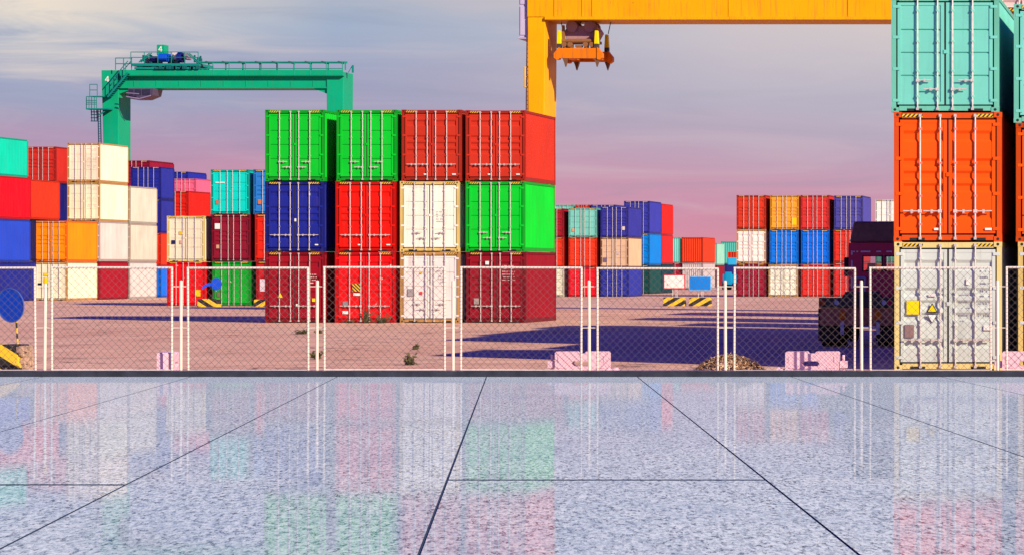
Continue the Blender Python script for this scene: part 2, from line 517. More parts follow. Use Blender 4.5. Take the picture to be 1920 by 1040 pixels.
def container_meshes():
    M = {}
    hw = CW / 2
    f = MB()
    for sx in (-1, 1):
        a, b = (sx * hw, sx * (hw - 0.11))
        f.box(min(a, b), max(a, b), 0.0, 0.14, 0.115, CH - 0.115)           # front posts
        f.box(min(a, b), max(a, b), CL - 0.14, CL, 0.115, CH - 0.115)       # rear posts
        a2, b2 = sx * (hw - 0.005), sx * (hw - 0.085)
        f.box(min(a2, b2), max(a2, b2), 0.18, CL - 0.18, 0.004, 0.17)         # bottom side rail
        f.box(min(a2, b2), max(a2, b2), 0.18, CL - 0.18, CH - 0.10, CH - 0.003)
    f.box(-hw + .18, hw - .18, 0.008, 0.13, CH - 0.135, CH - 0.012)          # header
    f.box(-hw + .18, hw - .18, 0.008, 0.13, 0.03, 0.15)                      # sill
    f.box(-hw + .18, hw - .18, CL - 0.13, CL - 0.008, CH - 0.12, CH - 0.012)
    f.box(-hw + .18, hw - .18, CL - 0.13, CL - 0.008, 0.03, 0.15)
    f.mat(1)
    f.box(-0.86, -0.52, 0.003, 0.05, 0.025, 0.085)                          # fork pockets
    f.box(0.52, 0.86, 0.003, 0.05, 0.025, 0.085)
    f.box(-hw + .12, hw - .12, 0.09, 0.16, 0.15, CH - 0.135)                 # rubber-black sheet added behind the doors to darken the gaps round them
    M['frame'] = f.mesh('frame', [PAINT, RUBBER])
    c = MB()
    c.box(-0.089, 0.089, 0, 0.162, 0, 0.118)
    c.mat(1)
    c.tube((0, -0.003, 0.06), (0, 0.01, 0.06), 0.034, 10)
    M['casting'] = c.mesh('corner_casting', [PAINT, RUBBER])
    # corrugated side, in the plane x = 0, outward +x
    def corr(n0, n1, pitch, depth):
        pts = []
        p = n0
        while p < n1 - 1e-6:
            for q, dd in ((0.0, 0), (0.25, 0), (0.5, depth), (0.75, depth)):
                if p + q * pitch < n1:
                    pts.append((p + q * pitch, dd))
            p += pitch
        pts.append((n1, 0))
        return pts
    s = MB()
    pr = corr(0.14, CL - 0.14, 0.278, 0.036)
    for (ya, da), (yb, db) in zip(pr, pr[1:]):
        s.face([(-0.02 - da, ya, 0.17), (-0.02 - db, yb, 0.17), (-0.02 - db, yb, CH - 0.10), (-0.02 - da, ya, CH - 0.10)])
    M['side'] = s.mesh('side_panel', [PAINT])
    e = MB()
    pr = corr(-hw + 0.11, hw - 0.11, 0.25, 0.04)
    for (xa, da), (xb, db) in zip(pr, pr[1:]):
        e.face([(xa, 0.02 + da, 0.15), (xb, 0.02 + db, 0.15), (xb, 0.02 + db, CH - 0.12), (xa, 0.02 + da, CH - 0.12)])
    M['end'] = e.mesh('end_panel', [PAINT])
    r = MB()
    pr = corr(0.1, CL - 0.1, 0.3, 0.02)
    for (ya, da), (yb, db) in zip(pr, pr[1:]):
        r.face([(-hw + 0.08, ya, CH - 0.03 - da), (hw - 0.08, ya, CH - 0.03 - da), (hw - 0.08, yb, CH - 0.03 - db), (-hw + 0.08, yb, CH - 0.03 - db)])
    M['roof'] = r.mesh('roof_panel', [PAINT])
    # doors: origin at the hinge side lower corner, growing +x (left leaf) ; right leaf is mirrored
    z0, z1 = 0.185, CH - 0.17
    dw = hw - 0.143 - 0.022
    H = z1 - z0
    for kind in 'AB':
        for sgn, nm in ((1, 'L'), (-1, 'R')):
            q = MB()
            def bx(x0, x1, y0, y1, a, b):
                q.box(min(sgn * x0, sgn * x1), max(sgn * x0, sgn * x1), y0, y1, a, b)
            st = 0.075
            bx(0, st, 0.015, 0.065, z0, z1)
            bx(dw - st, dw, 0.015, 0.065, z0, z1)
            bx(st, dw - st, 0.018, 0.065, z1 - 0.07, z1)
            bx(st, dw - st, 0.018, 0.065, z0, z0 + 0.07)
            a, b = z0 + 0.07, z1 - 0.07
            if kind == 'A':
                gr = [(0.855, 0.10), (0.62, 0.075), (0.51, 0.075), (0.40, 0.075), (0.165, 0.085)]
                pr = [(b, 0.026)]
                for rel, hh in gr:
                    zc = z0 + rel * H
                    pr += [(zc + hh + 0.03, 0.026), (zc + hh * 0.6, 0.066), (zc - hh * 0.6, 0.066), (zc - hh - 0.03, 0.026)]
                pr.append((a, 0.026))
            else:
                pr = [(b, 0.034)]
                for rel in (0.735, 0.51, 0.285):
                    zc = z0 + rel * H
                    pr += [(zc + 0.016, 0.034), (zc + 0.014, 0.064), (zc - 0.014, 0.064), (zc - 0.03, 0.034)]
                pr.append((a, 0.034))
            for (za, da), (zb, db) in zip(pr, pr[1:]):
                q.face([(sgn * st, da, za), (sgn * (dw - st), da, za), (sgn * (dw - st), db, zb), (sgn * st, db, zb)])
            for rel in (0.04, 0.35, 0.66, 0.96):                              # hinges
                zc = z0 + rel * H
                bx(-0.105, 0.05, -0.006, 0.02, zc - 0.035, zc + 0.035)
            if sgn == 1:
                bx(dw - 0.01, dw + 0.075, -0.008, 0.012, z0 + 0.50 * H, z0 + 0.535 * H)
            q.mat(1)
            bx(-0.012, 0.0, 0.03, 0.07, z0 - 0.01, z1 + 0.01)
            bx(dw, dw + 0.02, 0.019, 0.07, z0 - 0.01, z1 + 0.01)
            M['door' + kind + nm] = q.mesh('door', [PAINT, RUBBER])
    b = MB()
    b.tube((0, -0.022, 0.05), (0, -0.022, CH - 0.05), 0.0185, 8)
    for zc in (0.075, CH - 0.075):
        b.box(-0.03, 0.03, -0.046, 0.012, zc - 0.03, zc + 0.03)
    b.mat(1)
    for rel in (0.08, 0.33, 0.62, 0.92):
        zc = z0 + rel * H
        b.box(-0.045, 0.045, -0.012, 0.018, zc - 0.03, zc + 0.03)
        b.box(-0.026, 0.026, -0.044, -0.012, zc - 0.02, zc + 0.02)
    M['bar'] = b.mesh('locking_bar', [GALV, PAINT])
    h = MB()
    h.tube((0, -0.046, 0), (0.40, -0.050, 0.006), 0.013, 6, 0.015)
    h.box(-0.04, 0.05, -0.058, -0.004, -0.035, 0.035)
    h.box(0.175, 0.225, -0.062, 0.018, -0.04, 0.035)
    M['handle'] = h.mesh('door_handle', [GALV])
    w = MB()
    w.box(-0.23, 0.23, -0.004, 0.004, -0.034, 0.034)
    M['stripe'] = w.mesh('warning_stripe', [HAZ])
    return M


CM = container_meshes()
ZD0, ZDH = 0.165, CH - 0.315


def plate(name, parent, x, z, w, h, color, shape='box', wear=0, y=-0.012):
    q = MB()
    if shape == 'box':
        q.box(-w / 2, w / 2, -0.004, 0.03, -h / 2, h / 2)
    elif shape == 'up':
        q.prism([(-w / 2, -h / 2), (w / 2, -h / 2), (0, h / 2)], -0.004, 0.012)
    else:
        q.prism([(-w / 2, h / 2), (0, -h / 2), (w / 2, h / 2)], -0.004, 0.012)
    return put(name, q.mesh(name, [PAINT]), parent, (x, y, z), color, wear)


def container(label, xl, xr, Y, z0, h, color, kind='A', frame=None, near=False, wear=4, scuff=0.0, L=CL, stripes=True, handle='line', extra=None, bare=False):
    X0, X1 = px(xl, Y), px(xr, Y)
    w = X1 - X0
    rt = root('shipping_container', ((X0 + X1) / 2, Y, z0), label, 'container', GROUP, (w / CW, L / CL, h / CH))
    j = lambda c: tuple(min(0.9, v * random.uniform(0.94, 1.06)) for v in c)
    col = j(color)
    fc = frame if frame is not None else tuple(v * 0.58 for v in col)  # frame colour darkened to imitate the contact shade outlining stacked containers
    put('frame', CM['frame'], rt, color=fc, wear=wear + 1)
    put('side_panel', CM['side'], rt, (CW / 2, 0, 0), col, wear, 0)
    ls = put('side_panel', CM['side'], rt, (-CW / 2, CL, 0), col, wear, 0)
    ls.rotation_euler = (0, 0, math.pi)
    put('roof_panel', CM['roof'], rt, color=col, wear=wear)
    bk = put('end_panel', CM['end'], rt, (0, CL, 0), col, wear)
    bk.rotation_euler = (0, 0, math.pi)
    if bare:
        put('end_panel', CM['end'], rt, color=col, wear=wear)
        return rt
    cs = [(sx, y, z) for sx in (-1, 1) for y in (0, 1) for z in (0, 1)]
    for sx, y, z in cs:
        if not near and y == 1:
            continue
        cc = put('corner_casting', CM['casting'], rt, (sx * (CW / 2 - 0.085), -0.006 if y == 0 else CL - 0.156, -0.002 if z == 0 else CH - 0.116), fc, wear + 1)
    if kind == 'C':
        put('end_panel', CM['end'], rt, color=col, wear=wear, scuff=scuff)
        return rt
    dw = CW / 2 - 0.165
    for sgn, nm in ((1, 'L'), (-1, 'R')):
        dr = put('door', CM['door' + kind + nm], rt, (-sgn * (CW / 2 - 0.143), 0, 0), col, wear, scuff)
        for k, fx in enumerate((0.43, 0.86)):
            put('locking_bar', CM['bar'], dr, (sgn * dw * fx, 0, 0), tuple(v * 0.8 + 0.12 for v in col), 2)
            if near:
                if kind == 'A':
                    hz, flip = 0.20, -1 if k == 0 else -1
                else:
                    hz, flip = (0.24, 1) if k == 0 else (0.155, -1)
                hd = put('door_handle', CM['handle'], dr, (sgn * dw * fx, 0, ZD0 + hz * ZDH), wear=0)
                hd.scale = (sgn * flip * (0.95 if kind == 'A' else 0.8), 1, 1)
    if stripes:
        for sx in (-1, 1):
            put('warning_stripe', CM['stripe'], rt, (sx * 0.80, 0.004, CH - 0.074), wear=0)
    if extra:
        extra(rt)
    return rt


def stack(base, tiers, L=CL, near=False):
    """tiers from the ground up: (top_y, x_left, x_right, colour, kind, label, options)"""
    Y = 13224.0 / (base - HOR)
    y = base
    for top, xl, xr, color, kind, label, opt in tiers:
        z0, z1 = pz(y, Y), pz(top, Y)
        z0 = max(z0, 0.0)
        o = dict(near=near, L=L)
        o.update(opt)
        container(label, xl, xr, Y, z0 + 0.004, z1 - z0 - 0.006, color, kind, **o)
        y = top


GREEN, NAVY, RED, MAROON = C(5, 205, 45), C(30, 40, 140), C(240, 22, 8), C(138, 20, 34)
BRICK, WHITE, ORANGE, TEAL = C(206, 54, 32), (0.78, 0.76, 0.66), C(255, 88, 8), C(120, 212, 188)
CREAM, TURQ, BLUE, MINT = C(248, 230, 196), C(0, 215, 188), C(0, 112, 226), C(125, 208, 182)
TAN, PALE, HOT, AMBER = C(220, 178, 140), (0.50, 0.56, 0.54), C(246, 66, 30), C(255, 140, 10)
CRIM, PINK, SKYB, PINE = C(190, 20, 40), C(240, 100, 130), C(60, 165, 215), C(8, 58, 66)
WSIDE = (0.55, 0.53, 0.48)
VIOLET, ROYAL = C(76, 70, 150), C(24, 74, 205)
GOLDF = C(224, 192, 112)
RUSTW = C(190, 140, 80)


def deco_maroon1(rt):
    plate('warning_sticker', rt, -0.60, 1.13, 0.21, 0.2, C(250, 210, 20), 'up')
    plate('sticker', rt, 0.78, 0.93, 0.12, 0.13, C(250, 210, 20))
    plate('sticker', rt, 0.10, 0.72, 0.09, 0.1, C(240, 240, 235))
    marks(rt, 0.72, 1.95, 0.34, 4, (0.75, 0.74, 0.72))


def deco_red1(rt):
    plate('data_plate', rt, -0.80, 0.76, 0.2, 0.22, C(150, 140, 140))
    plate('label', rt, -0.80, 0.42, 0.22, 0.12, C(250, 245, 240))
    plate('label', rt, -0.34, 1.16, 0.26, 0.10, C(250, 240, 235))
    q = MB()
    q.box(-0.17, 0.17, -0.004, 0.03, -0.16, 0.16)
    put('warning_sticker', q.mesh('warning_sticker', [make_hazard(7, 1.0, 'orange_stripe_sticker')]), rt, (-0.34, -0.012, 1.44))


def marks(rt, x, z, w, n, col, step=0.115):
    """small illegible painted codes"""
    q = MB()
    for r_ in range(n):
        xx = -w / 2
        while xx < w / 2:
            ww = random.uniform(0.015, 0.035)
            if random.random() < 0.72:
                q.box(xx, xx + ww, -0.003, 0.003, -r_ * step, -r_ * step + random.uniform(0.03, 0.045))
            xx += ww + random.uniform(0.012, 0.03)
    put('painted_code', q.mesh('painted_code', [PAINT]), rt, (x, 0.018, z), col, 0)


def deco_white1(rt):
    plate('data_plate', rt, -0.80, 1.24, 0.2, 0.3, C(170, 160, 155))
    plate('sticker', rt, -0.36, 1.22, 0.11, 0.11, C(235, 60, 60))
    plate('warning_sticker', rt, -0.36, 2.05, 0.12, 0.11, C(240, 200, 40), 'up')
    marks(rt, 0.40, 2.1, 0.24, 5, (0.3, 0.29, 0.29))


def deco_white2(rt):
    marks(rt, 0.40, 1.62, 0.26, 5, (0.42, 0.42, 0.45), 0.1)


def deco_maroon4(rt):
    plate('data_plate', rt, -0.80, 0.88, 0.2, 0.24, C(170, 150, 140))
    plate('sticker', rt, -0.36, 2.44, 0.14, 0.14, C(235, 235, 235))
    marks(rt, 0.5, 2.3, 0.5, 6, (0.6, 0.5, 0.5))


def deco_navy(rt):
    plate('sticker', rt, 0.04, 1.30, 0.07, 0.12, C(235, 235, 240))
    plate('sticker', rt, 0.62, 2.36, 0.06, 0.1, C(235, 235, 240))
    plate('label', rt, 0.92, 0.28, 0.13, 0.05, C(235, 235, 240))


def deco_label(rt):
    plate('label', rt, 0.92, 0.28, 0.15, 0.05, C(245, 240, 235))
    plate('label', rt, -0.26, 0.28, 0.1, 0.05, C(245, 240, 235))


# front stack, four columns
stack(604.5, [
    (472, 497, 608, C(158, 18, 34), 'A', 'worn maroon container with yellow triangle, bottom of the front stack under the navy one', dict(extra=deco_maroon1, scuff=0.35, wear=5)),
    (340, 497, 607, NAVY, 'A', 'dented navy container between a green and a maroon one in the front stack', dict(extra=deco_navy, scuff=0.12)),
    (206, 497, 608, GREEN, 'B', 'bright green container on top of the navy one, front stack', dict())], near=True)
stack(604.5, [
    (472, 628, 741, C(240, 18, 22), 'A', 'scuffed bright red container with an orange striped sticker, front stack bottom', dict(extra=deco_red1, scuff=0.45, wear=4)),
    (340, 629, 742, RED, 'A', 'clean bright red container beneath the second green one in the front stack', dict(extra=deco_label)),
    (206, 631, 744, GREEN, 'B', 'bright green container on top of the bright red ones, front stack', dict())], near=True)
stack(604.5, [
    (472, 750, 862, C(246, 234, 212), 'B', 'stained white container with a small red sticker, front stack bottom', dict(frame=RUSTW, extra=deco_white1, wear=6, handle='stag')),
    (340, 750, 861, WHITE, 'B', 'white container under a brick red one in the front stack', dict(frame=GOLDF, extra=deco_white2, wear=5)),
    (206, 753, 865, BRICK, 'A', 'brick red container on top of the white ones, front stack', dict(extra=deco_label))], near=True)
stack(604.5, [
    (472, 874, 986, C(146, 18, 34), 'A', 'dark maroon container under the green one, bottom right corner of the front stack', dict(extra=deco_maroon4, wear=4)),
    (340, 873, 984, GREEN, 'B', 'bright green container between maroon and brick red, right column of the front stack', dict()),
    (207, 873, 985, BRICK, 'A', 'brick red container topping the right column of the front stack', dict(extra=deco_label))], near=True)


def deco_grey(rt):
    plate('yellow_sticker', rt, -0.79, 1.42, 0.30, 0.31, C(255, 220, 5))
    plate('warning_sticker', rt, -0.36, 1.415, 0.25, 0.215, C(20, 20, 20), 'up', y=-0.006)
    plate('warning_sticker', rt, -0.36, 1.405, 0.185, 0.155, C(255, 220, 5), 'up', y=-0.012)
    plate('warning_sticker', rt, -0.36, 1.165, 0.24, 0.20, C(60, 60, 70), 'down', y=-0.006)
    plate('warning_sticker', rt, -0.36, 1.170, 0.20, 0.165, C(250, 250, 250), 'down', y=-0.012)
    plate('data_plate', rt, -0.88, 0.885, 0.21, 0.29, C(150, 118, 112), wear=8)
    plate('label', rt, -0.36, 1.70, 0.16, 0.06, C(240, 225, 215))
    plate('label', rt, 0.90, 0.96, 0.18, 0.11, C(252, 252, 250))
    plate('label', rt, 0.45, 2.0, 0.07, 0.13, C(252, 252, 250))
    marks(rt, 0.84, 2.22, 0.22, 8, (0.22, 0.22, 0.27), 0.14)
    marks(rt, 0.38, 1.85, 0.2, 6, (0.36, 0.38, 0.45), 0.15)


# tall stack beside the fence
stack(693.5, [
    (453.5, 1677, 1878, PALE, 'A', 'pale grey container with a yellow square and warning triangle behind the fence', dict(frame=C(232, 206, 132), extra=deco_grey, wear=5)),
    (210.5, 1676, 1878, ORANGE, 'A', 'bright orange container on the pale grey one, beneath the teal one', dict(extra=deco_label, wear=2, frame=C(225, 80, 20))),
    (-8, 1671, 1873, TEAL, 'B', 'pale teal container at the top of the tall stack beside the fence', dict(wear=2, frame=C(110, 190, 160)))], near=True)
stack(693.5, [
    (453.5, 1909, 2110, PALE, 'A', 'second pale grey container, cut by the right edge of the photo', dict(frame=GOLDF, wear=4)),
    (210.5 + 20, 1905, 2106, ORANGE, 'A', 'orange container at the right edge, under the second teal one', dict(wear=2)),
    (8, 1901, 2102, TEAL, 'B', 'second teal container, at the right edge of the photo', dict(wear=2, frame=C(110, 190, 160)))], near=True)


def plain_row(Y, xm, n, cols, labels, L=CL, bare=False):
    h = 2.9
    xl_ = VX + xm * F / Y
    for i in range(n):
        container(labels[i], xl_, xl_ + CW * F / Y, Y, i * h + 0.004, h - 0.006, cols[i], 'A', L=L, bare=bare)


plain_row(76.0, -5.2, 3, [MAROON, NAVY, BRICK],
          ['maroon container on the ground behind the pale grey one', 'navy container behind the bright orange one beside the fence', 'brick red container behind the top teal one'])
for Y, xm, n, L_, dist in ((82.4, -6.0, 4, CL, 'second'), (89.0, -6.6, 4, 12.19, 'third'), (101.8, -7.4, 4, 6.4, 'fourth'), (112.0, -7.6, 3, CL, 'fifth'), (122.0, -7.6, 4, CL, 'sixth'), (137.0, -8.6, 4, 8.0, 'seventh')):
    plain_row(Y, xm, n, [BRICK, NAVY, MAROON, C(240, 215, 200) if Y < 83 else BRICK], ['container %s in the %s row behind the tall stack, hidden by it' % (t_, dist) for t_ in ('lowest', 'second up', 'third up', 'topmost')][:3] + (['rust streaked cream container peeping out behind the top teal one'] if Y < 83 else ['container topmost in the %s row behind the tall stack, hidden by it' % dist]), L_, Y > 83)

# left block
NAVD = C(28, 38, 130)
stack(565.3, [
    (492, -73, -5, NAVD, 'A', 'dark navy container on the ground at the left edge, behind the round sign', dict(wear=5, scuff=0.2)),
    (410, -73, -5, C(36, 70, 190), 'A', 'royal blue container at the left edge, between red and navy', dict(wear=3)),
    (329, -72, -4, C(225, 8, 30), 'A', 'crimson container at the left edge under the turquoise one', dict()),
    (255.5, -78, -10, C(0, 200, 165), 'A', 'turquoise container topping the stack at the left edge', dict())])
stack(563.5, [
    (490, -14, 50, NAVD, 'A', 'dark container in the gap left of the cream bottom one', dict()),
    (411, -14, 50, C(24, 26, 70), 'A', 'dark navy container in the gap left of the amber one', dict()),
    (336, -10, 53, C(232, 52, 24), 'A', 'plain red container side between the crimson one and the cream doors', dict(wear=1))])
stack(556.5, [
    (488, 45, 104, NAVD, 'A', 'container lowest in the stack behind the amber one', dict()),
    (419, 45, 104, NAVD, 'A', 'container second from the ground behind the amber one', dict()),
    (343, 46, 105, C(20, 26, 100), 'A', 'shaded navy container under the brick red one at left', dict()),
    (275, 47, 105, C(205, 42, 30), 'A', 'brick red container behind the turquoise one at left', dict())])


def deco_cream(rt):
    marks(rt, 0.38, 2.45, 0.22, 1, (0.45, 0.4, 0.4))
    marks(rt, 0.80, 2.45, 0.3, 2, (0.45, 0.4, 0.4))
    for zz in (1.75, 1.2):
        marks(rt, 0.38, zz, 0.2, 2, (0.45, 0.38, 0.36))
        marks(rt, 0.82, zz, 0.24, 2, (0.5, 0.42, 0.4))


def deco_creambase(rt):
    plate('sticker', rt, -0.36, 1.95, 0.28, 0.22, C(250, 205, 40))
    plate('sticker', rt, -0.80, 1.25, 0.26, 0.14, C(30, 28, 30))
    marks(rt, 0.45, 1.95, 0.3, 5, (0.45, 0.4, 0.38), 0.3)


stack(563, [
    (491, 64, 126, CREAM, 'B', 'cream container on the ground under the amber one', dict(frame=RUSTW, wear=5, extra=deco_creambase, stripes=False)),
    (414, 64, 126, AMBER, 'A', 'amber orange container at left between cream ones', dict(wear=5, frame=C(225, 100, 25)))])
stack(561.4, [
    (490, 126, 187, C(165, 16, 36), 'A', 'crimson container at ground level between two cream ones', dict(wear=2)),
    (415, 126, 187, WSIDE, 'A', 'white container above the crimson one, right of the amber one', dict(wear=4)),
    (342, 126, 187, CREAM, 'B', 'cream container with square door panels beneath the topmost cream one at left', dict(frame=RUSTW, wear=4, extra=deco_cream)),
    (268, 126, 187, CREAM, 'B', 'cream container at the very top of the left block', dict(frame=RUSTW, wear=5, extra=deco_cream))])
stack(559.8, [
    (491, 183, 243, WSIDE, 'A', 'white container at ground level right of the crimson one', dict(wear=5)),
    (419, 183, 244, (0.55, 0.50, 0.38), 'A', 'cream container in the middle of three, right end of the left block', dict(wear=6)),
    (349, 183, 244, (0.54, 0.50, 0.40), 'A', 'cream container on top of the right end of the left block', dict(wear=4))])
stack(557, [
    (499, 245, 302, BLUE, 'A', 'royal blue container side on the ground left of the red doors', dict(wear=4)),
    (437, 245, 302, C(232, 50, 24), 'A', 'narrow strip of red container left of the square cream doors', dict()),
    (374, 245, 302, C(36, 42, 135), 'A', 'navy container under another navy one right of the cream block', dict()),
    (313, 245, 302, C(32, 40, 140), 'A', 'navy container beneath the thin crimson topped one', dict())], L=3.2)
stack(555.6, [
    (494, 222, 280, NAVD, 'A', 'lowest container behind the navy pair, hidden', dict()),
    (430, 222, 280, NAVD, 'A', 'second container up behind the navy pair, hidden', dict()),
    (366, 222, 280, NAVD, 'A', 'third container up behind the navy pair, hidden', dict()),
    (301, 222, 280, C(150, 14, 46), 'A', 'crimson container peeping over the navy pair', dict())])
stack(553, [
    (488, 296, 353, CREAM, 'A', 'lowest container behind the square cream doors, hidden', dict()),
    (423, 296, 353, BRICK, 'A', 'middle container behind the square cream doors, hidden', dict()),
    (358, 296, 353, C(215, 30, 18), 'A', 'red container with a yellow sticker above the square cream doors', dict(extra=lambda rt: plate('yellow_sticker', rt, 0.72, 0.62, 0.36, 0.36, C(255, 200, 10))))])
stack(547.2, [
    (494, 320, 367, NAVD, 'A', 'lowest container in the column under the pink one, hidden', dict()),
    (441, 320, 367, BRICK, 'A', 'second container in the column under the pink one, hidden', dict()),
    (388, 320, 367, NAVD, 'A', 'third container in the column under the pink one, hidden', dict()),
    (335, 320, 367, PINK, 'A', 'pink container between a red and a navy one', dict(scuff=0.2))])
stack(544.5, [
    (489, 306, 352, NAVD, 'A', 'lowest container in the far column left of the turquoise doors, hidden', dict()),
    (434, 306, 352, BRICK, 'A', 'second container in the far column left of the turquoise doors, hidden', dict()),
    (378, 306, 352, NAVD, 'A', 'third container in the far column left of the turquoise doors, hidden', dict()),
    (322, 306, 352, C(30, 44, 150), 'A', 'navy container peeping over the pink one', dict())])


def deco_d2(rt):
    plate('sticker', rt, -0.30, 1.82, 0.24, 0.22, C(245, 190, 20))
    plate('sticker', rt, -0.80, 1.24, 0.24, 0.24, C(40, 40, 80))
    plate('sticker', rt, -0.30, 1.24, 0.18, 0.22, C(215, 170, 150))


def deco_e3(rt):
    plate('data_plate', rt, -0.82, 0.78, 0.18, 0.26, C(200, 110, 80))
    plate('label', rt, -0.62, 2.05, 0.6, 0.06, C(235, 250, 245))


def deco_e2(rt):
    plate('label', rt, -0.86, 2.16, 0.32, 0.34, C(250, 248, 245))
    plate('data_plate', rt, -0.84, 0.9, 0.18, 0.22, C(210, 160, 120))


stack(573, [
    (491, 313, 384, C(238, 14, 20), 'A', 'scuffed red container on the ground under the square cream doors', dict(scuff=0.4, extra=lambda rt: plate('yellow_sticker', rt, 0.78, 0.85, 0.3, 0.42, C(250, 200, 20)))),
    (405, 313, 383, C(240, 222, 190), 'B', 'cream container with a dark square sticker on top of the scuffed red one', dict(frame=GOLDF, wear=4, extra=deco_d2))])
stack(573, [
    (490, 398, 470, C(8, 165, 40), 'B', 'scratched green container on the ground behind the blue arrow sign', dict(scuff=0.42, wear=4, extra=lambda rt: plate('data_plate', rt, -0.82, 0.75, 0.2, 0.3, C(120, 110, 80)))),
    (402, 397, 469, C(140, 20, 44), 'A', 'maroon container with a white label between turquoise and green', dict(extra=deco_e2, scuff=0.1)),
    (318, 395, 467, TURQ, 'B', 'turquoise container with square door panels left of the front stack', dict(extra=deco_e3, scuff=0.12, frame=C(0, 150, 130)))])


def deco_f1(rt):
    plate('label', rt, -0.72, 1.35, 0.5, 0.8, C(235, 215, 215), wear=6)


stack(573, [
    (490, 480, 552, C(190, 28, 34), 'A', 'red container with peeling white patch, half hidden by the front stack', dict(extra=deco_f1, scuff=0.4)),
    (402, 478, 550, C(232, 40, 20), 'A', 'narrow slice of red container left of the navy one in front', dict()),
    (318, 475, 547, C(44, 130, 205), 'A', 'light blue container half hidden behind the green one in front', dict(extra=lambda rt: plate('data_plate', rt, -0.82, 0.8, 0.22, 0.3, C(210, 120, 80))))])

# middle block, right of the front stack
stack(556, [
    (501, 1004, 1057, C(238, 226, 196), 'B', 'slice of cream container on the ground right of the maroon one', dict(wear=6, extra=lambda rt: marks(rt, 0.8, 2.3, 0.5, 7, (0.1, 0.1, 0.1), 0.28))),
    (445, 1004, 1057, C(230, 52, 28), 'A', 'slice of red container beside the green one of the front stack', dict(scuff=0.1)),
    (391, 1004, 1057, C(170, 30, 40), 'A', 'slice of dark red container left of the mint doors', dict())])
stack(556, [
    (501, 1066, 1119, C(232, 28, 42), 'A', 'scuffed crimson container on the ground under the orange red one', dict(scuff=0.35)),
    (445, 1066, 1119, C(232, 58, 30), 'A', 'orange red container under the mint one', dict(scuff=0.15)),
    (390, 1066, 1119, MINT, 'B', 'mint green container with square door panels', dict(extra=lambda rt: plate('data_plate', rt, -0.82, 0.7, 0.2, 0.3, C(220, 160, 110))))])
stack(556, [
    (502, 1126, 1179, C(44, 52, 150), 'A', 'navy container on the ground under the tan one', dict(scuff=0.2)),
    (445, 1126, 1178, TAN, 'B', 'tan container with square door panels between navy ones', dict(frame=C(120, 80, 60), extra=lambda rt: (plate('data_plate', rt, -0.82, 0.75, 0.34, 0.42, C(120, 95, 110)), plate('label', rt, 0.3, 1.4, 0.2, 0.3, C(205, 180, 170))))),
    (388, 1126, 1178, C(52, 54, 145), 'A', 'navy container on top of the tan one', dict(scuff=0.2, extra=lambda rt: plate('label', rt, 0.8, 0.85, 0.22, 0.34, C(225, 205, 185))))])
stack(550.7, [
    (497, 1170, 1218, C(8, 70, 70), 'A', 'dark green container on the ground under the sky blue one', dict(scuff=0.1)),
    (438, 1170, 1218, C(0, 130, 205), 'A', 'sky blue container between navy and dark green', dict(scuff=0.25)),
    (377, 1170, 1218, C(56, 60, 155), 'A', 'navy container topping the middle block', dict(scuff=0.15))])
stack(549.6, [
    (495, 1193, 1241, PINE, 'A', 'dark green container on the ground behind the sky blue one', dict()),
    (440, 1193, 1241, C(205, 36, 38), 'A', 'dull red container side under the bright red one', dict(wear=5)),
    (382, 1193, 1241, C(240, 34, 26), 'A', 'bright red container side behind the navy one topping the middle block', dict(wear=1))])
for xl_, xr_, cs_, nm in ((1030, 1075, [NAVD, BRICK, TEAL], 'teal'), (1079, 1105, [NAVD, NAVD, BRICK], 'red'), (1108, 1154, [BRICK, NAVD, C(60, 66, 155)], 'blue')):
    stack(548.6, [
        (494, xl_, xr_, cs_[0], 'A', 'lowest container behind the middle block in the %s topped column, hidden' % nm, {}),
        (439, xl_, xr_, cs_[1], 'A', 'middle container behind the middle block in the %s topped column, hidden' % nm, {}),
        (384, xl_, xr_, cs_[2], 'A', 'thin strip of %s container peeping over the middle block' % nm, {})])
# low far stacks
stack(541.9, [
    (493, 1234, 1276, C(150, 26, 48), 'A', 'dark red container behind the white signboard', dict(scuff=0.2)),
    (445, 1234, 1275, TEAL, 'C', 'teal ribbed container end behind the white signboard', dict(stripes=False))])
stack(541.9, [
    (493, 1279, 1318, C(196, 182, 176), 'C', 'pale container with marked end behind the blue signboard', dict(wear=5)),
    (445, 1278, 1318, C(228, 60, 22), 'C', 'orange red ribbed container with a flat side above the pale one', dict())], L=8.5)
stack(538, [
    (497, 1312, 1344, MAROON, 'C', 'maroon container low behind the orange red ribbed one', dict()),
    (456, 1312, 1344, C(150, 205, 175), 'C', 'sliver of pale mint container right of the orange red ribbed one', dict())])
stack(536.5, [
    (495, 1352, 1388, C(40, 40, 100), 'C', 'navy container low behind the cyan yard tractor', dict()),
    (453, 1352, 1388, C(80, 180, 160), 'C', 'green ribbed container far off left of the right row', dict())])

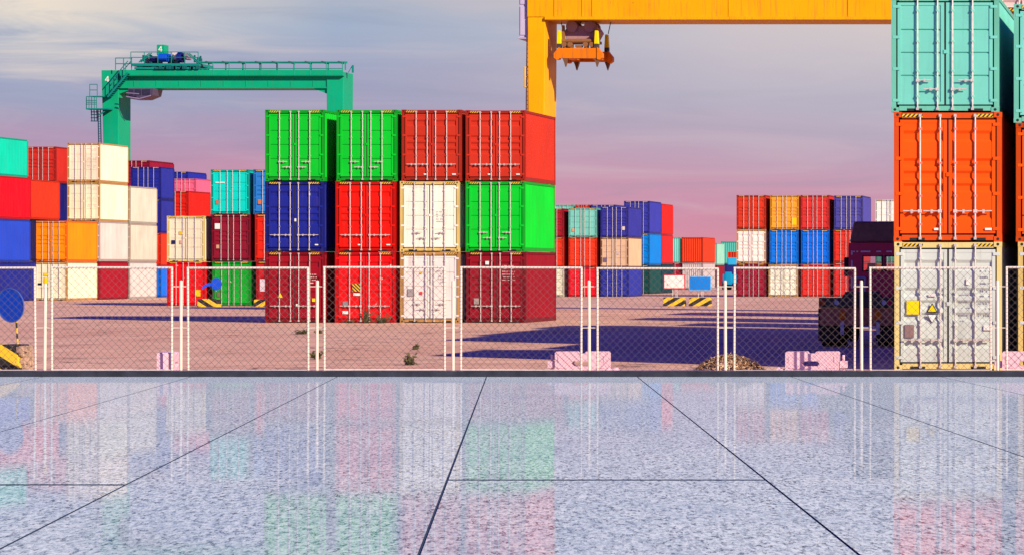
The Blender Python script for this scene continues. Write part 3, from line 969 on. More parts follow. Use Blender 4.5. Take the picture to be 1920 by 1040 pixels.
# right row
stack(556, [
    (494, 1381, 1436, C(150, 24, 48), 'A', 'maroon container on the ground at the left end of the right row', dict(scuff=0.25)),
    (430, 1381, 1436, WHITE, 'A', 'white container between maroon and rust red at the end of the right row', dict(wear=3, frame=RUSTW)),
    (366, 1381, 1436, C(205, 54, 30), 'A', 'rust red container at the top left of the right row', dict())])
stack(556, [
    (496, 1441, 1496, C(244, 230, 204), 'A', 'streaked cream container on the ground in the right row', dict(wear=7, frame=RUSTW)),
    (431, 1443, 1497, C(10, 115, 215), 'A', 'bright blue container beneath the yellow orange one', dict(scuff=0.28)),
    (366, 1444, 1498, C(245, 165, 50), 'A', 'yellow orange container in the right row', dict(scuff=0.18, extra=lambda rt: plate('yellow_sticker', rt, 0.82, 0.7, 0.34, 0.6, C(252, 205, 10))))])
stack(556, [
    (496, 1502, 1556, C(222, 44, 34), 'A', 'scratched red container on the ground under a blue one', dict(scuff=0.25)),
    (431, 1502, 1555, BLUE, 'A', 'bright blue container between two red ones', dict(scuff=0.12)),
    (366, 1501, 1555, C(216, 50, 46), 'A', 'red container above a blue one in the right row', dict(scuff=0.12))])
stack(556, [
    (493, 1563, 1617, C(220, 46, 40), 'A', 'red container on the ground partly behind the truck mirror', dict(scuff=0.15)),
    (431, 1563, 1617, C(220, 50, 38), 'A', 'red container under the violet blue one, beside the truck cab', dict(scuff=0.1)),
    (367, 1564, 1618, VIOLET, 'A', 'violet blue container above the truck cab', dict(scuff=0.12))])
stack(553.5, [
    (494, 1641, 1694, BRICK, 'A', 'lowest container behind the truck cab, hidden', dict()),
    (434, 1641, 1694, C(10, 150, 110), 'A', 'green container seen through the truck cab windows', dict()),
    (374, 1641, 1694, C(245, 235, 222), 'B', 'white container between the violet blue one and the tall orange one', dict(wear=5))])

# ------------------------------------------------------------------ chain link fence
FYN = 66.0
fence = root('chain_link_fence', (px(960, FYN), FYN, 0), 'pale tubular fence of chain link panels and round posts along the granite floor', 'fence')
PW = 225.5 * FYN / F
ZT, ZB = pz(502, FYN), 0.11
RT = 0.023
pf = MB()
pf.tube((0, 0, ZB - 0.04), (0, 0, ZT), RT, 10)
pf.tube((PW, 0, ZB - 0.04), (PW, 0, ZT), RT, 10)
pf.tube((-RT * .7, 0, ZT), (PW + RT * .7, 0, ZT), RT, 10)
pf.tube((0, 0, ZB), (PW, 0, ZB), RT * 0.8, 8)
PFM = pf.mesh('panel_frame', [TUBE])
pm = MB()
D = 0.158                                              # diamond diagonal
wr = 0.0033
hgt = ZT - ZB
n = int((PW + hgt) / D) + 2
for k in range(-int(hgt / D) - 1, n):
    for sg in (1, -1):
        x0 = k * D if sg == 1 else PW - k * D
        pts = []
        # line x = x0 + sg*z ; clip to the panel
        t0, t1 = 0.0, hgt
        if sg == 1:
            t0 = max(t0, -x0); t1 = min(t1, PW - x0)
        else:
            t0 = max(t0, x0 - PW); t1 = min(t1, x0)
        if t1 - t0 < 0.02:
            continue
        a, b = (x0 + sg * t0, 0.004 * sg, ZB + t0), (x0 + sg * t1, 0.004 * sg, ZB + t1)
        pm.tube(a, b, wr, 4)
for i in range(int(PW / D * 2)):                       # wire ends twisted round the frame
    x = (i + 0.5) * D / 2
    pm.tube((x, -0.03, ZT - 0.035), (x + 0.02, -0.02, ZT + 0.015), 0.004, 4)
for i in range(int(hgt / D * 2)):
    z = ZB + (i + 0.5) * D / 2
    for x in (0, PW):
        pm.tube((x - 0.035, -0.02, z), (x + 0.035, -0.02, z + 0.02), 0.004, 4)
PMM = pm.mesh('wire_mesh', [WIRE])
for i in range(-1, 8):
    x = px(98 + 255.6 * i, FYN) - px(960, FYN)
    p_ = put('panel_frame', PFM, fence, (x + random.uniform(-.01, .01), random.uniform(-.02, .02), random.uniform(-.012, .012)), wear=0)
    p_.rotation_euler = (R(random.uniform(-1.2, 1.2)), R(random.uniform(-0.22, 0.22)), R(random.uniform(-0.6, 0.6)))
    put('wire_mesh', PMM, p_, wear=0)
post = MB()
post.tube((0, 0, -0.1), (0, 0, pz(527, FYN)), 0.033, 12)
post.tube((0, 0, pz(527, FYN)), (0, 0, pz(525.5, FYN)), 0.036, 12, 0.02)
POSTM = post.mesh('post', [TUBE])
clip = MB()
for y in (537, 614):
    z = pz(y, FYN)
    clip.tube((-0.17, -0.02, z), (0.17, -0.02, z), 0.009, 6)
    clip.tube((0, 0, z - 0.02), (0, 0, z + 0.02), 0.04, 10)
CLIPM = clip.mesh('clamp', [TUBE])
for i in range(-1, 8):
    x = px(339 + 255.3 * i, FYN) - px(960, FYN)
    o = put('post', POSTM, fence, (x, 0, 0), wear=0)
    o.rotation_euler = (R(random.uniform(-0.8, 0.8)), R(random.uniform(-0.35, 0.35)), 0)
    put('clamp', CLIPM, o, wear=0)
    if i == -1:
        q = MB()
        q.tube((0, 0, pz(531, FYN)), (0, 0, pz(520, FYN)), 0.045, 8)
        put('yellow_cap', q.mesh('yellow_cap', [PAINT]), o, color=C(250, 190, 10), wear=2)

# ------------------------------------------------------------------ pink water filled barriers
BP = C(252, 204, 210)


def barrier_mesh():
    q = MB()
    w, h, dp = 1.16, 0.48, 0.30
    hx0, hx1, hz0, hz1 = 0.40, 0.70, 0.16, 0.27
    y0, y1 = -dp / 2, dp / 2
    # body with a notch in the top and a window right through
    q.prism([(0, 0), (w, 0), (w, hz0), (0, hz0)], y0, y1)
    q.prism([(0, hz0), (hx0, hz0), (hx0 - 0.05, (hz0 + hz1) / 2), (hx0, hz1), (0, hz1)], y0, y1)
    q.prism([(hx1, hz0), (w, hz0), (w, hz1), (hx1, hz1), (hx1 + 0.05, (hz0 + hz1) / 2)], y0, y1)
    top = [(0, hz1), (w, hz1), (w, h - 0.03), (w - 0.03, h), (0.68, h), (0.64, h - 0.045), (0.50, h - 0.045), (0.46, h), (0.03, h), (0, h - 0.03)]
    q.prism(top, y0, y1)
    for sx in (0, 1):                                   # raised step pattern
        m = lambda a, b: (min(w - a, w - b), max(w - a, w - b)) if sx else (a, b)
        for a, b, c_, d_ in ((0.07, 0.10, 0.24, 0.38), (0.07, 0.26, 0.115, 0.14), (0.02, 0.16, 0.05, 0.075), (0.23, 0.26, 0.09, 0.115)):
            A, B = m(a, b)
            q.box(A, B, y0 - 0.012, y0 + 0.01, c_, d_)
    return q.mesh('barrier_body', [PAINT])


BARM = barrier_mesh()
lg = MB()
lg.box(-0.17, -0.02, -0.09, 0.09, 0.12, 0.27)
lg.tube((-0.09, 0, 0.0), (-0.09, 0, 0.40), 0.03, 10)
lg.box(-0.03, 0.001, -0.06, 0.06, 0.15, 0.24)
LUGM = lg.mesh('connector_lug', [PAINT])
tl = MB()
tl.box(0.0, 0.20, -0.10, 0.10, 0.0, 0.10)
tl.box(0.11, 0.19, -0.05, 0.05, 0.10, 0.13)
TAILM = tl.mesh('connector_foot', [PAINT])


def barrier(x, Y, label, flip=False, sx=1.0, rz=0.0):
    rt = root('water_barrier', (px(x, Y), Y, 0), label, 'barrier', 'pink plastic barriers behind the fence', (sx, 1, 1), rz)
    put('barrier_body', BARM, rt, color=BP, wear=2)
    a = put('connector_lug', LUGM, rt, (1.16 if flip else 0, 0, 0), BP, 2)
    b = put('connector_foot', TAILM, rt, (0 if flip else 1.16, 0, 0), BP, 2)
    if flip:
        a.scale = (-1, 1, 1)
        b.scale = (-1, 1, 1)


barrier(1043, 67.4, 'pink barrier behind the fence with its lug on the left, right of the front stack')
barrier(1474, 67.4, 'pink barrier behind the fence in front of the truck, lug on its right', True)
barrier(1880, 67.4, 'pink barrier at the right edge between the two tall stacks')
barrier(327, 67.4, 'pink barrier turned end on behind a fence post on the left', False, 1.0, R(-82))

# ------------------------------------------------------------------ heap of dry stalks
def scatter_blob(name, mat, w, dpt, h, n, seed, s0, s1, label, cat, loc, base=True):
    rnd = random.Random(seed)
    q = MB()
    if base:
        N, Mr = 24, 6
        ring = []
        for j in range(Mr + 1):
            r_ = []
            for i in range(N):
                an = 2 * math.pi * i / N
                t_ = j / Mr
                rr = math.sin(t_ * math.pi / 2) * rnd.uniform(0.8, 1.0)
                hh = math.cos(t_ * math.pi / 2) * rnd.uniform(0.75, 0.95) * h * (1 + 0.25 * math.sin(3 * an))
                r_.append((math.cos(an) * rr * w / 2, math.sin(an) * rr * dpt / 2, max(0, hh)))
            ring.append(r_)
        for j in range(Mr):
            for i in range(N):
                k = (i + 1) % N
                q.face([ring[j][i], ring[j + 1][i], ring[j + 1][k], ring[j][k]])
    for _ in range(n):
        u, an = rnd.random() ** 0.5, rnd.uniform(0, 2 * math.pi)
        zz = h * (1 - u * u) * rnd.uniform(0.75, 1.15) + 0.01
        p = Vector((math.cos(an) * u * w / 2, math.sin(an) * u * dpt / 2, zz))
        dv = Vector((rnd.gauss(0, 1), rnd.gauss(0, 1), rnd.gauss(0, .7))).normalized()
        e = dv.orthogonal().normalized() * rnd.uniform(s0, s1) * 0.3
        L_ = dv * rnd.uniform(s0, s1)
        q.face([p - L_ - e * .4, p - e, p + L_, p + e])
        f = dv.cross(e)
        q.face([p - L_ - f * .4, p - f, p + L_ * .9, p + f])
    o = put(name, q.mesh(name, [mat]), None, loc)
    tag(o, label, cat)
    return o


Yh = 68.4
scatter_blob('stalk_heap', HEAP, 1.62, 1.1, 0.33, 2200, 3, 0.03, 0.075, 'low heap of dry brown stalks and clods behind the fence posts', 'heap', (px(1368, Yh), Yh, 0))


def weed(x, y, w, h, n, seed, label, loc_y=None):
    """low plant: leaf blades rising from one crown"""
    Y = 13224.0 / (y - HOR) if loc_y is None else loc_y
    rnd = random.Random(seed)
    q = MB()
    for _ in range(n):
        an = rnd.uniform(0, 2 * math.pi)
        reach = rnd.uniform(0.1, 1) * w / 2
        up = rnd.uniform(0.15, 1) * h
        b = Vector((rnd.gauss(0, 0.12) * w, rnd.gauss(0, .06) * w, 0))
        tip = b + Vector((math.cos(an) * reach, math.sin(an) * reach, up))
        q.tube(b, tip, 0.006, 4, 0.003)
        for k in range(4):
            t_ = rnd.uniform(0.3, 1)
            p = b.lerp(tip, t_)
            dv = Vector((rnd.gauss(0, 1), rnd.gauss(0, 1), rnd.gauss(0.2, .6))).normalized()
            e = dv.orthogonal().normalized() * rnd.uniform(.02, .045)
            L_ = dv * rnd.uniform(.05, .12)
            q.face([p, p + L_ * .5 - e, p + L_, p + L_ * .5 + e])
    o = put('weed', q.mesh('weed', [LEAF]), None, (px(x, Y), Y, 0))
    tag(o, label, 'weed', 'weeds growing in the yard paving')


weed(565, 626, 0.50, 0.16, 26, 1, 'dark flattened weed left of the fence post below the maroon container')
weed(598, 625, 0.22, 0.14, 14, 2, 'small weed just right of the fence post below the maroon container')
weed(592, 673, 0.28, 0.22, 20, 3, 'weed beside the foot of the fence post left of centre')
weed(768, 684, 0.34, 0.26, 26, 4, 'spreading green weed on the paving near the tip of the long shadow')
weed(780, 655, 0.2, 0.12, 12, 5, 'tiny weed in a paving joint above the spreading one')
weed(685, 0, 0.55, 0.72, 40, 6, 'tall reddish weed against the scuffed red container', 129.4)
weed(716, 0, 0.7, 0.45, 40, 7, 'low bushy weed against the right half of the scuffed red container', 129.3)
weed(655, 0, 0.4, 0.16, 14, 8, 'short weed at the left foot of the scuffed red container', 129.5)

# ------------------------------------------------------------------ round blue sign on a striped block
SBLUE = C(10, 80, 205)


def disc(q, r, y0, y1, n=32, sx=1.0):
    q.prism([(sx * r * math.cos(2 * math.pi * k / n), r * math.sin(2 * math.pi * k / n)) for k in range(n)], y0, y1)


Ys = 69.2
rt = root('round_sign', (px(14, Ys), Ys, 0), 'blue round sign on a leaning pole set in a striped concrete block', 'sign')
q = MB()
zb = pz(645, Ys)
q.poly8([(-0.62, -0.2, 0), (0.33, -0.2, 0), (0.36, 0.45, 0), (-0.60, 0.45, 0), (-0.58, -0.18, zb), (0.30, -0.18, zb), (0.33, 0.42, zb), (-0.56, 0.42, zb)])
put('striped_block', q.mesh('striped_block', [HAZC], 0.02), rt, wear=0)
q = MB()
rb = random.Random(5)
for k in range(60):                                      # crumbling right hand end of the block
    z = rb.uniform(0.0, zb * 0.85)
    x = 0.33 + rb.uniform(-0.03, 0.10) * (1 - 0.5 * z / zb)
    y = rb.uniform(-0.2, 0.4)
    s = rb.uniform(0.03, 0.08)
    q.poly8([(x + rb.uniform(-s, s), y + rb.uniform(-s, s), z + rb.uniform(0, s)) if False else (x + a * s * rb.uniform(.6, 1.2), y + b * s * rb.uniform(.6, 1.2), max(0, z + c_ * s * rb.uniform(.6, 1.2))) for c_ in (-1, 1) for a, b in ((-1, -1), (1, -1), (1, 1), (-1, 1))])
put('broken_edge', q.mesh('broken_edge', [CONC]), rt, wear=0)
q = MB()
q.tube((0.21, 0.05, zb - 0.02), (0.17, 0.05, pz(590, Ys)), 0.022, 8)
put('pole', q.mesh('pole', [make_hazard(0.01, 420, 'banded_pole_paint')]), rt, wear=0)
q = MB()
disc(q, 0.375, -0.012, 0.012, 40)
sg = put('sign_face', q.mesh('sign_face', [PAINT]), rt, (0.07, 0.02, pz(571.5, Ys)), SBLUE, 3)
sg.rotation_euler = (R(4), 0, R(-22))
q = MB()
for k in range(40):
    a0, a1 = 2 * math.pi * k / 40, 2 * math.pi * (k + 1) / 40
    q.tube((0.375 * math.cos(a0), -.012, 0.375 * math.sin(a0)), (0.375 * math.cos(a1), -.012, 0.375 * math.sin(a1)), 0.013, 5)
put('sign_rim', q.mesh('sign_rim', [PAINT]), sg, color=C(70, 110, 190), wear=2)

# far blue arrow sign, and the lone striped block
Ys = 184.0


def block_mesh(w, d_, h, mat):
    q = MB()
    q.poly8([(-w / 2, 0, 0), (w / 2, 0, 0), (w / 2, d_, 0), (-w / 2, d_, 0), (-w / 2 * .93, .03, h), (w / 2 * .93, .03, h), (w / 2 * .93, d_ - .03, h), (-w / 2 * .93, d_ - .03, h)])
    return q.mesh('striped_block', [mat], 0.02)


rt = root('arrow_sign', (px(388, Ys), Ys, 0), 'blue round sign with an arm on a striped block before the green container', 'sign')
put('striped_block', block_mesh(1.2, 0.8, 0.48, HAZC), rt, wear=0)
q = MB()
q.tube((0.2, 0.3, 0.46), (0.35, 0.3, 1.3), 0.035, 8)
put('pole', q.mesh('pole', [DARK]), rt, wear=0)
q = MB()
disc(q, 0.37, -0.02, 0.02, 28, 0.85)
put('sign_face', q.mesh('sign_face', [PAINT]), rt, (0.50, 0.22, pz(532, Ys)), C(30, 90, 225), 2)
q = MB()
q.prism([(-0.45, -0.20), (-0.37, -0.22), (-0.05, -0.06), (0.28, -0.05), (0.28, 0.15), (-0.05, 0.12), (-0.33, 0.0)], -0.02, 0.02)
put('sign_arm', q.mesh('sign_arm', [PAINT]), rt, (0.05, 0.24, pz(534, Ys)), C(30, 90, 225), 2)
rt = root('striped_block', (px(492, 186), 186.0, 0), 'lone yellow and black block left of the front stack', 'block')
put('block_body', block_mesh(1.1, 0.7, 0.42, HAZB), rt, wear=0)

# two signboards
Yb = 188.0
for x0, x1, yt, yb, colr, rim, lab in ((1243, 1283, 515, 541, C(250, 242, 240), C(225, 40, 60), 'white signboard with red border on a striped block'),
                                       (1291, 1332, 518, 544, C(20, 135, 245), C(120, 185, 250), 'blue signboard on a striped block')):
    xm = (x0 + x1) / 2
    rt = root('signboard', (px(xm, Yb), Yb, 0), lab, 'signboard', 'signboards on striped blocks')
    put('striped_block', block_mesh(41 * Yb / F, 0.7, 0.52, HAZB), rt, wear=0)
    w = (x1 - x0) * Yb / F
    zt, zb = pz(yt, Yb), pz(yb, Yb)
    q = MB()
    for sx in (-0.12, 0.08, 0.16):
        q.tube((sx, 0.33, 0.5), (sx, 0.33, zt - 0.1), 0.025, 6)
    put('post', q.mesh('post', [GALV]), rt, wear=0)
    q = MB()
    q.box(-w / 2, w / 2, 0.24, 0.28, zb, zt)
    put('board', q.mesh('board', [PAINT], 0.01), rt, color=rim, wear=2)
    q = MB()
    q.box(-w / 2 + .05, w / 2 - .05, 0.232, 0.245, zb + .05, zt - .05)
    put('panel', q.mesh('panel', [PAINT]), rt, color=colr, wear=2, scuff=0.12 if colr[2] > colr[0] else 0)
    if colr[0] > 0.5:
        q = MB()
        for mx, mz, mw in ((-0.36, 0.06, 0.1), (0.34, 0.06, 0.12), (0.1, -0.02, 0.06)):
            q.box(mx, mx + mw, 0.226, 0.234, (zb + zt) / 2 + mz, (zb + zt) / 2 + mz + 0.03)
        put('lettering', q.mesh('lettering', [PAINT]), rt, color=C(120, 120, 150), wear=0)
        q = MB()
        disc(q, 0.04, 0.225, 0.234, 14)
        put('emblem', q.mesh('emblem', [PAINT]), rt, (-0.43, 0, (zb + zt) / 2 - 0.17), C(220, 40, 60), 0)

# ------------------------------------------------------------------ cyan yard tractor, far off
Yt = 330.0
rt = root('yard_tractor', (px(1368, Yt), Yt, 0), 'small cyan yard tractor with red deck, far left of the right row', 'tractor')
sp_ = Yt / F
q = MB()
q.box(-0.75, 0.75, 0, 4.5, 0.7, pz(514, Yt))
q.box(-0.5, 0.2, -0.05, 0.3, 0.55, 1.9)
put('chassis', q.mesh('chassis', [PAINT], 0.05), rt, color=C(0, 150, 190), wear=4)
for sx in (-0.62, 0.62):
    for yy in (0.5, 3.8):
        q = MB()
        q.tube((sx - 0.2, yy, 0.5), (sx + 0.2, yy, 0.5), 0.5, 18)
        put('wheel', q.mesh('wheel', [RUBBER]), rt, wear=0)
q = MB()
q.box(-0.4, 0.62, 0.2, 1.9, pz(514, Yt) + .01, pz(497, Yt))
put('engine_cover', q.mesh('engine_cover', [PAINT], 0.05), rt, color=C(40, 40, 110), wear=4)
q = MB()
q.box(-0.25, 0.72, 0.3, 1.8, pz(497, Yt) + .01, pz(483, Yt))
put('cab', q.mesh('cab', [PAINT], 0.06), rt, color=C(50, 175, 215), wear=2)
q = MB()
for k in range(4):
    q.box(-0.28 + k * 0.27, -0.28 + k * 0.27 + 0.2, 0.3, 1.7, pz(483, Yt) + .01, pz(472, Yt))
put('deck_crates', q.mesh('deck_crates', [PAINT], 0.03), rt, color=C(230, 60, 30), wear=4)

# ------------------------------------------------------------------ truck seen from behind, in shade
Yt = 90.0
tr = root('truck', (px(1606, Yt), Yt, 0), 'maroon tractor truck seen from behind in the shade beside the tall stack', 'truck')
TM = (0.62, 0.05, 0.10)
q = MB()
zb1, zb0 = pz(557, Yt), pz(576, Yt)
q.box(-1.1, 1.1, 0.0, 0.16, zb0, zb1)
q.box(-0.5, -0.36, 0.16, 8.6, zb0 - 0.05, zb1 - 0.03)
q.box(0.36, 0.5, 0.16, 8.6, zb0 - 0.05, zb1 - 0.03)
for yy in (1.0, 2.4, 4.4):
    q.box(-0.36, 0.36, yy, yy + 0.2, zb0, zb1 - 0.05)
put('chassis', q.mesh('chassis', [DARK], 0.012), tr, wear=0)
q = MB()
q.prism([(-0.55, zb1 - 0.02), (0.55, zb1 - 0.02), (0.42, zb1 + 0.16), (-0.42, zb1 + 0.16)], 0.9, 2.2)
put('fifth_wheel', q.mesh('fifth_wheel', [DARK], 0.01), tr, wear=0)
q = MB()
q.box(-1.06, 1.06, 0.04, 0.10, 0.62, zb0 - 0.003)
put('rear_panel', q.mesh('rear_panel', [simple('rusty_steel', (0.42, 0.15, 0.08), 0.7, 0, 0.6, 6)], 0.01), tr, wear=0)


def lamp(x, r, c):
    q = MB()
    q.tube((0, -0.045, 0), (0, 0.0, 0), r, 14)
    put('tail_lamp', q.mesh('tail_lamp', [PAINT]), tr, (x, 0, (zb0 + zb1) / 2), c, 0)


for x, r, c in ((-0.98, .075, C(230, 80, 20)), (-0.58, .07, C(210, 220, 235)), (0.80, .07, C(210, 220, 235)), (0.98, .075, C(235, 30, 80))):
    lamp(x, r, c)


for x in (-0.42, 0.62):
    q = MB()
    q.prism([(x - .11, zb0 - .32), (x + .11, zb0 - .32), (x + .07, zb0 - .08), (x - .07, zb0 - .08)], 0.015, 0.038)
    put('reflector', q.mesh('reflector', [PAINT]), tr, color=C(255, 130, 20), wear=4)
    q = MB()
    q.box(x - .05, x + .05, 0.012, 0.038, zb0 - .78, zb0 - .42)
    put('marker_strip', q.mesh('marker_strip', [PAINT]), tr, color=C(225, 215, 210), wear=5)


def wheel_mesh():
    q = MB()
    n = 28
    prof = [(-0.14, 0.30), (-0.14, 0.46), (-0.10, 0.50), (0.10, 0.50), (0.14, 0.46), (0.14, 0.30)]
    for k in range(n):
        a0, a1 = 2 * math.pi * k / n, 2 * math.pi * (k + 1) / n
        for (xa, ra), (xb, rb_) in zip(prof, prof[1:]):
            q.face([(xa, ra * math.cos(a0), ra * math.sin(a0)), (xb, rb_ * math.cos(a0), rb_ * math.sin(a0)), (xb, rb_ * math.cos(a1), rb_ * math.sin(a1)), (xa, ra * math.cos(a1), ra * math.sin(a1))])
    return q.mesh('wheel', [RUBBER])


WH = wheel_mesh()
rim = MB()
rim.tube((-0.09, 0, 0), (0.09, 0, 0), 0.30, 20)
rim.tube((-0.13, 0, 0), (0.13, 0, 0), 0.12, 12)
RIM = rim.mesh('rim', [simple('rim_steel', (0.16, 0.16, 0.18), 0.5)])
for yy in (1.0, 2.35):
    for x in (-0.98, -0.68, 0.68, 0.98):
        w_ = put('wheel', WH, tr, (x, yy, 0.5), wear=0)
        put('rim', RIM, w_, wear=0)
for x in (-0.95, 0.95):
    w_ = put('wheel', WH, tr, (x, 7.6, 0.5), wear=0)
    put('rim', RIM, w_, wear=0)
for x in (-0.84, 0.84):
    q = MB()
    q.box(x - 0.3, x + 0.3, 0.20, 0.225, 0.18, zb0 - 0.02)
    put('mudflap', q.mesh('mudflap', [RUBBER]), tr, wear=0)
q = MB()
q.tube((-0.35, 4.2, 0.9), (0.35, 4.2, 0.9), 0.20, 18)
put('air_tank', q.mesh('air_tank', [simple('tank_grey', (0.25, 0.27, 0.33), 0.4)]), tr, wear=0)
# cab: hollow shell with window openings
CY0, CY1 = 6.6, 8.7
Yc = Yt + CY0
sc_ = Yc / F
ccx = px(1654, Yc) - px(1606, Yt)
cx0, cx1 = px(1591, Yc) - px(1606, Yt), px(1717, Yc) - px(1606, Yt)
zc0, zc1 = 0.85, pz(459, Yc)
wz0, wz1 = pz(507, Yc), pz(481, Yc)
wx = [(px(1619, Yc) - px(1606, Yt), px(1653, Yc) - px(1606, Yt)), (px(1661, Yc) - px(1606, Yt), px(1695, Yc) - px(1606, Yt))]
q = MB()
yb0, yb1 = CY0, CY0 + 0.06
q.box(cx0, cx1, yb0, yb1, zc0, wz0)
q.box(cx0, cx1, yb0, yb1, wz1, zc1)
q.box(cx0, wx[0][0], yb0, yb1, wz0, wz1)
q.box(wx[0][1], wx[1][0], yb0, yb1, wz0, wz1)
q.box(wx[1][1], cx1, yb0, yb1, wz0, wz1)
for a, b in ((cx0, cx0 + .06), (cx1 - .06, cx1)):         # flanks with a door window
    q.box(a, b, yb1, CY1, zc0, wz0 - 0.1)
    q.box(a, b, yb1, CY1, wz1 + 0.1, zc1)
    q.box(a, b, yb1, CY0 + 0.7, wz0 - 0.1, wz1 + 0.1)
    q.box(a, b, CY1 - 0.15, CY1, wz0 - 0.1, wz1 + 0.1)
q.box(cx0, cx1, CY1, CY1 + .06, zc0, wz0 - 0.25)          # front wall under the windscreen
q.box(cx0, cx1, CY1, CY1 + .06, wz1 + 0.3, zc1)
q.box(cx0 + .06, cx1 - .06, yb1, CY1, zc0, zc0 + 0.05)
q.box(cx0 + 0.01, cx1 - 0.01, yb0 + 0.01, CY1 + .05, zc1, zc1 + 0.06)
put('cab', q.mesh('cab', [PAINT]), tr, color=TM, wear=2)
for k, (a, b) in enumerate(wx):
    q = MB()
    q.box(a - 0.02, b + 0.02, yb0 + 0.02, yb0 + 0.03, wz0 - 0.02, wz1 + 0.02)
    wn = put('rear_window', q.mesh('rear_window', [GLASS]), tr, wear=0)
    q = MB()
    for xa, xb, za, zb_ in ((a - .035, b + .035, wz0 - .035, wz0), (a - .035, b + .035, wz1, wz1 + .035), (a - .035, a, wz0, wz1), (b, b + .035, wz0, wz1)):
        q.box(xa, xb, yb0 - 0.012, yb0 + 0.0, za, zb_)
    put('window_seal', q.mesh('window_seal', [RUBBER]), wn, wear=0)
q = MB()
q.box(cx0 + 0.05, cx1 - 0.05, CY1 + .02, CY1 + .03, wz0 - 0.25, wz1 + 0.3)
put('windscreen', q.mesh('windscreen', [GLASS]), tr, wear=0)
for sx in (-0.45, 0.5):
    q = MB()
    q.prism([(-0.24, 0.0), (0.24, 0.0), (0.25, 0.5), (0.2, 0.72), (0.13, 0.78), (0.12, 0.95), (-0.12, 0.95), (-0.13, 0.78), (-0.2, 0.72), (-0.25, 0.5)], 0, 0.12)
    put('seat', q.mesh('seat', [simple('seat_cloth', (0.05, 0.06, 0.12), 0.9)], 0.02), tr, (ccx + sx, CY0 + 1.0, wz0 - 0.72), wear=0)
q = MB()
zr = pz(415, Yc)
rx0, rx1 = px(1600, Yc) - px(1606, Yt), px(1708, Yc) - px(1606, Yt)
q.poly8([(cx0 + .02, CY0 + .02, zc1 + .062), (cx1 - .02, CY0 + .02, zc1 + .062), (cx1 - .05, CY1, zc1 + .062), (cx0 + .05, CY1, zc1 + .062),
         (rx0, CY0 + 0.05, zr), (rx1, CY0 + 0.05, zr), (rx1 - .1, CY0 + 1.3, zr - .12), (rx0 + .1, CY0 + 1.3, zr - .12)])
put('roof_fairing', q.mesh('roof_fairing', [simple('dark_fairing', (0.16, 0.07, 0.05), 0.45)], 0.06), tr, wear=0)
q = MB()
for xa, xb in ((1600, 1602.5), (1606, 1609), (1614, 1632), (1643, 1652), (1662, 1672), (1681, 1690)):
    q.box(px(xa, Yc) - px(1606, Yt), px(xb, Yc) - px(1606, Yt), CY0 - 0.006, CY0 + .004, pz(473, Yc), pz(470.5, Yc))
for ya, yb in ((470, 478), (488, 505), (520, 540)):
    q.box(px(1596, Yc) - px(1606, Yt), px(1598.5, Yc) - px(1606, Yt), CY0 - 0.006, CY0 + .004, pz(yb, Yc), pz(ya, Yc))
put('reflective_tape', q.mesh('reflective_tape', [PAINT]), tr, color=C(235, 235, 250), wear=0)
q = MB()
q.box(px(1571, Yc) - px(1606, Yt), px(1581, Yc) - px(1606, Yt), CY1 - 0.5, CY1 - 0.38, pz(518, Yc), pz(482, Yc))
put('mirror', q.mesh('mirror', [RUBBER], 0.04), tr, wear=0)
q = MB()
mx = px(1583, Yc) - px(1606, Yt)
q.tube((cx0, CY1 - .4, pz(474, Yc)), (mx, CY1 - .42, pz(475, Yc)), 0.02, 6)
q.tube((mx, CY1 - .42, pz(475, Yc)), (mx, CY1 - .42, pz(522, Yc)), 0.02, 6)
q.tube((mx, CY1 - .42, pz(522, Yc)), (cx0, CY1 - .4, pz(524, Yc)), 0.02, 6)
q.tube((px(1586, Yc) - px(1606, Yt), CY1 - .4, pz(458, Yc)), (px(1586, Yc) - px(1606, Yt), CY1 - .36, pz(458, Yc)), 0.06, 12)
q.tube((px(1586, Yc) - px(1606, Yt), CY1 - .38, pz(458, Yc)), (cx0, CY1 - .38, pz(466, Yc)), 0.015, 6)
put('mirror_bracket', q.mesh('mirror_bracket', [DARK]), tr, wear=0)
q = MB()
ax, bx_ = px(1606, Yc) - px(1606, Yt), px(1624, Yc) - px(1606, Yt)
za, zb_ = pz(548, Yc), pz(520, Yc)
for p0, p1 in (((ax, za), (ax, zb_)), ((ax, zb_), (bx_, zb_)), ((bx_, zb_), (bx_, za)), ((ax, (za + zb_) / 2), (bx_, (za + zb_) / 2))):
    q.tube((p0[0], CY0 - 0.25, p0[1]), (p1[0], CY0 - 0.25, p1[1]), 0.035, 8)
put('hose_rack', q.mesh('hose_rack', [simple('rack_grey', (0.34, 0.34, 0.42), 0.5)]), tr, wear=0)

# ------------------------------------------------------------------ gantry cranes


def tube_path(q, pts, r, n=6):
    for a, b in zip(pts, pts[1:]):
        q.tube(a, b, r, n)


def railing(q, x0, x1, y, z, h, step, r=0.035):
    n_ = max(1, round(abs(x1 - x0) / step))
    for k in range(n_ + 1):
        x = x0 + (x1 - x0) * k / n_
        q.tube((x, y, z), (x, y, z + h), r, 5)
    for hh in (h, h * 0.52):
        q.tube((x0, y, z + hh), (x1, y, z + hh), r, 5)


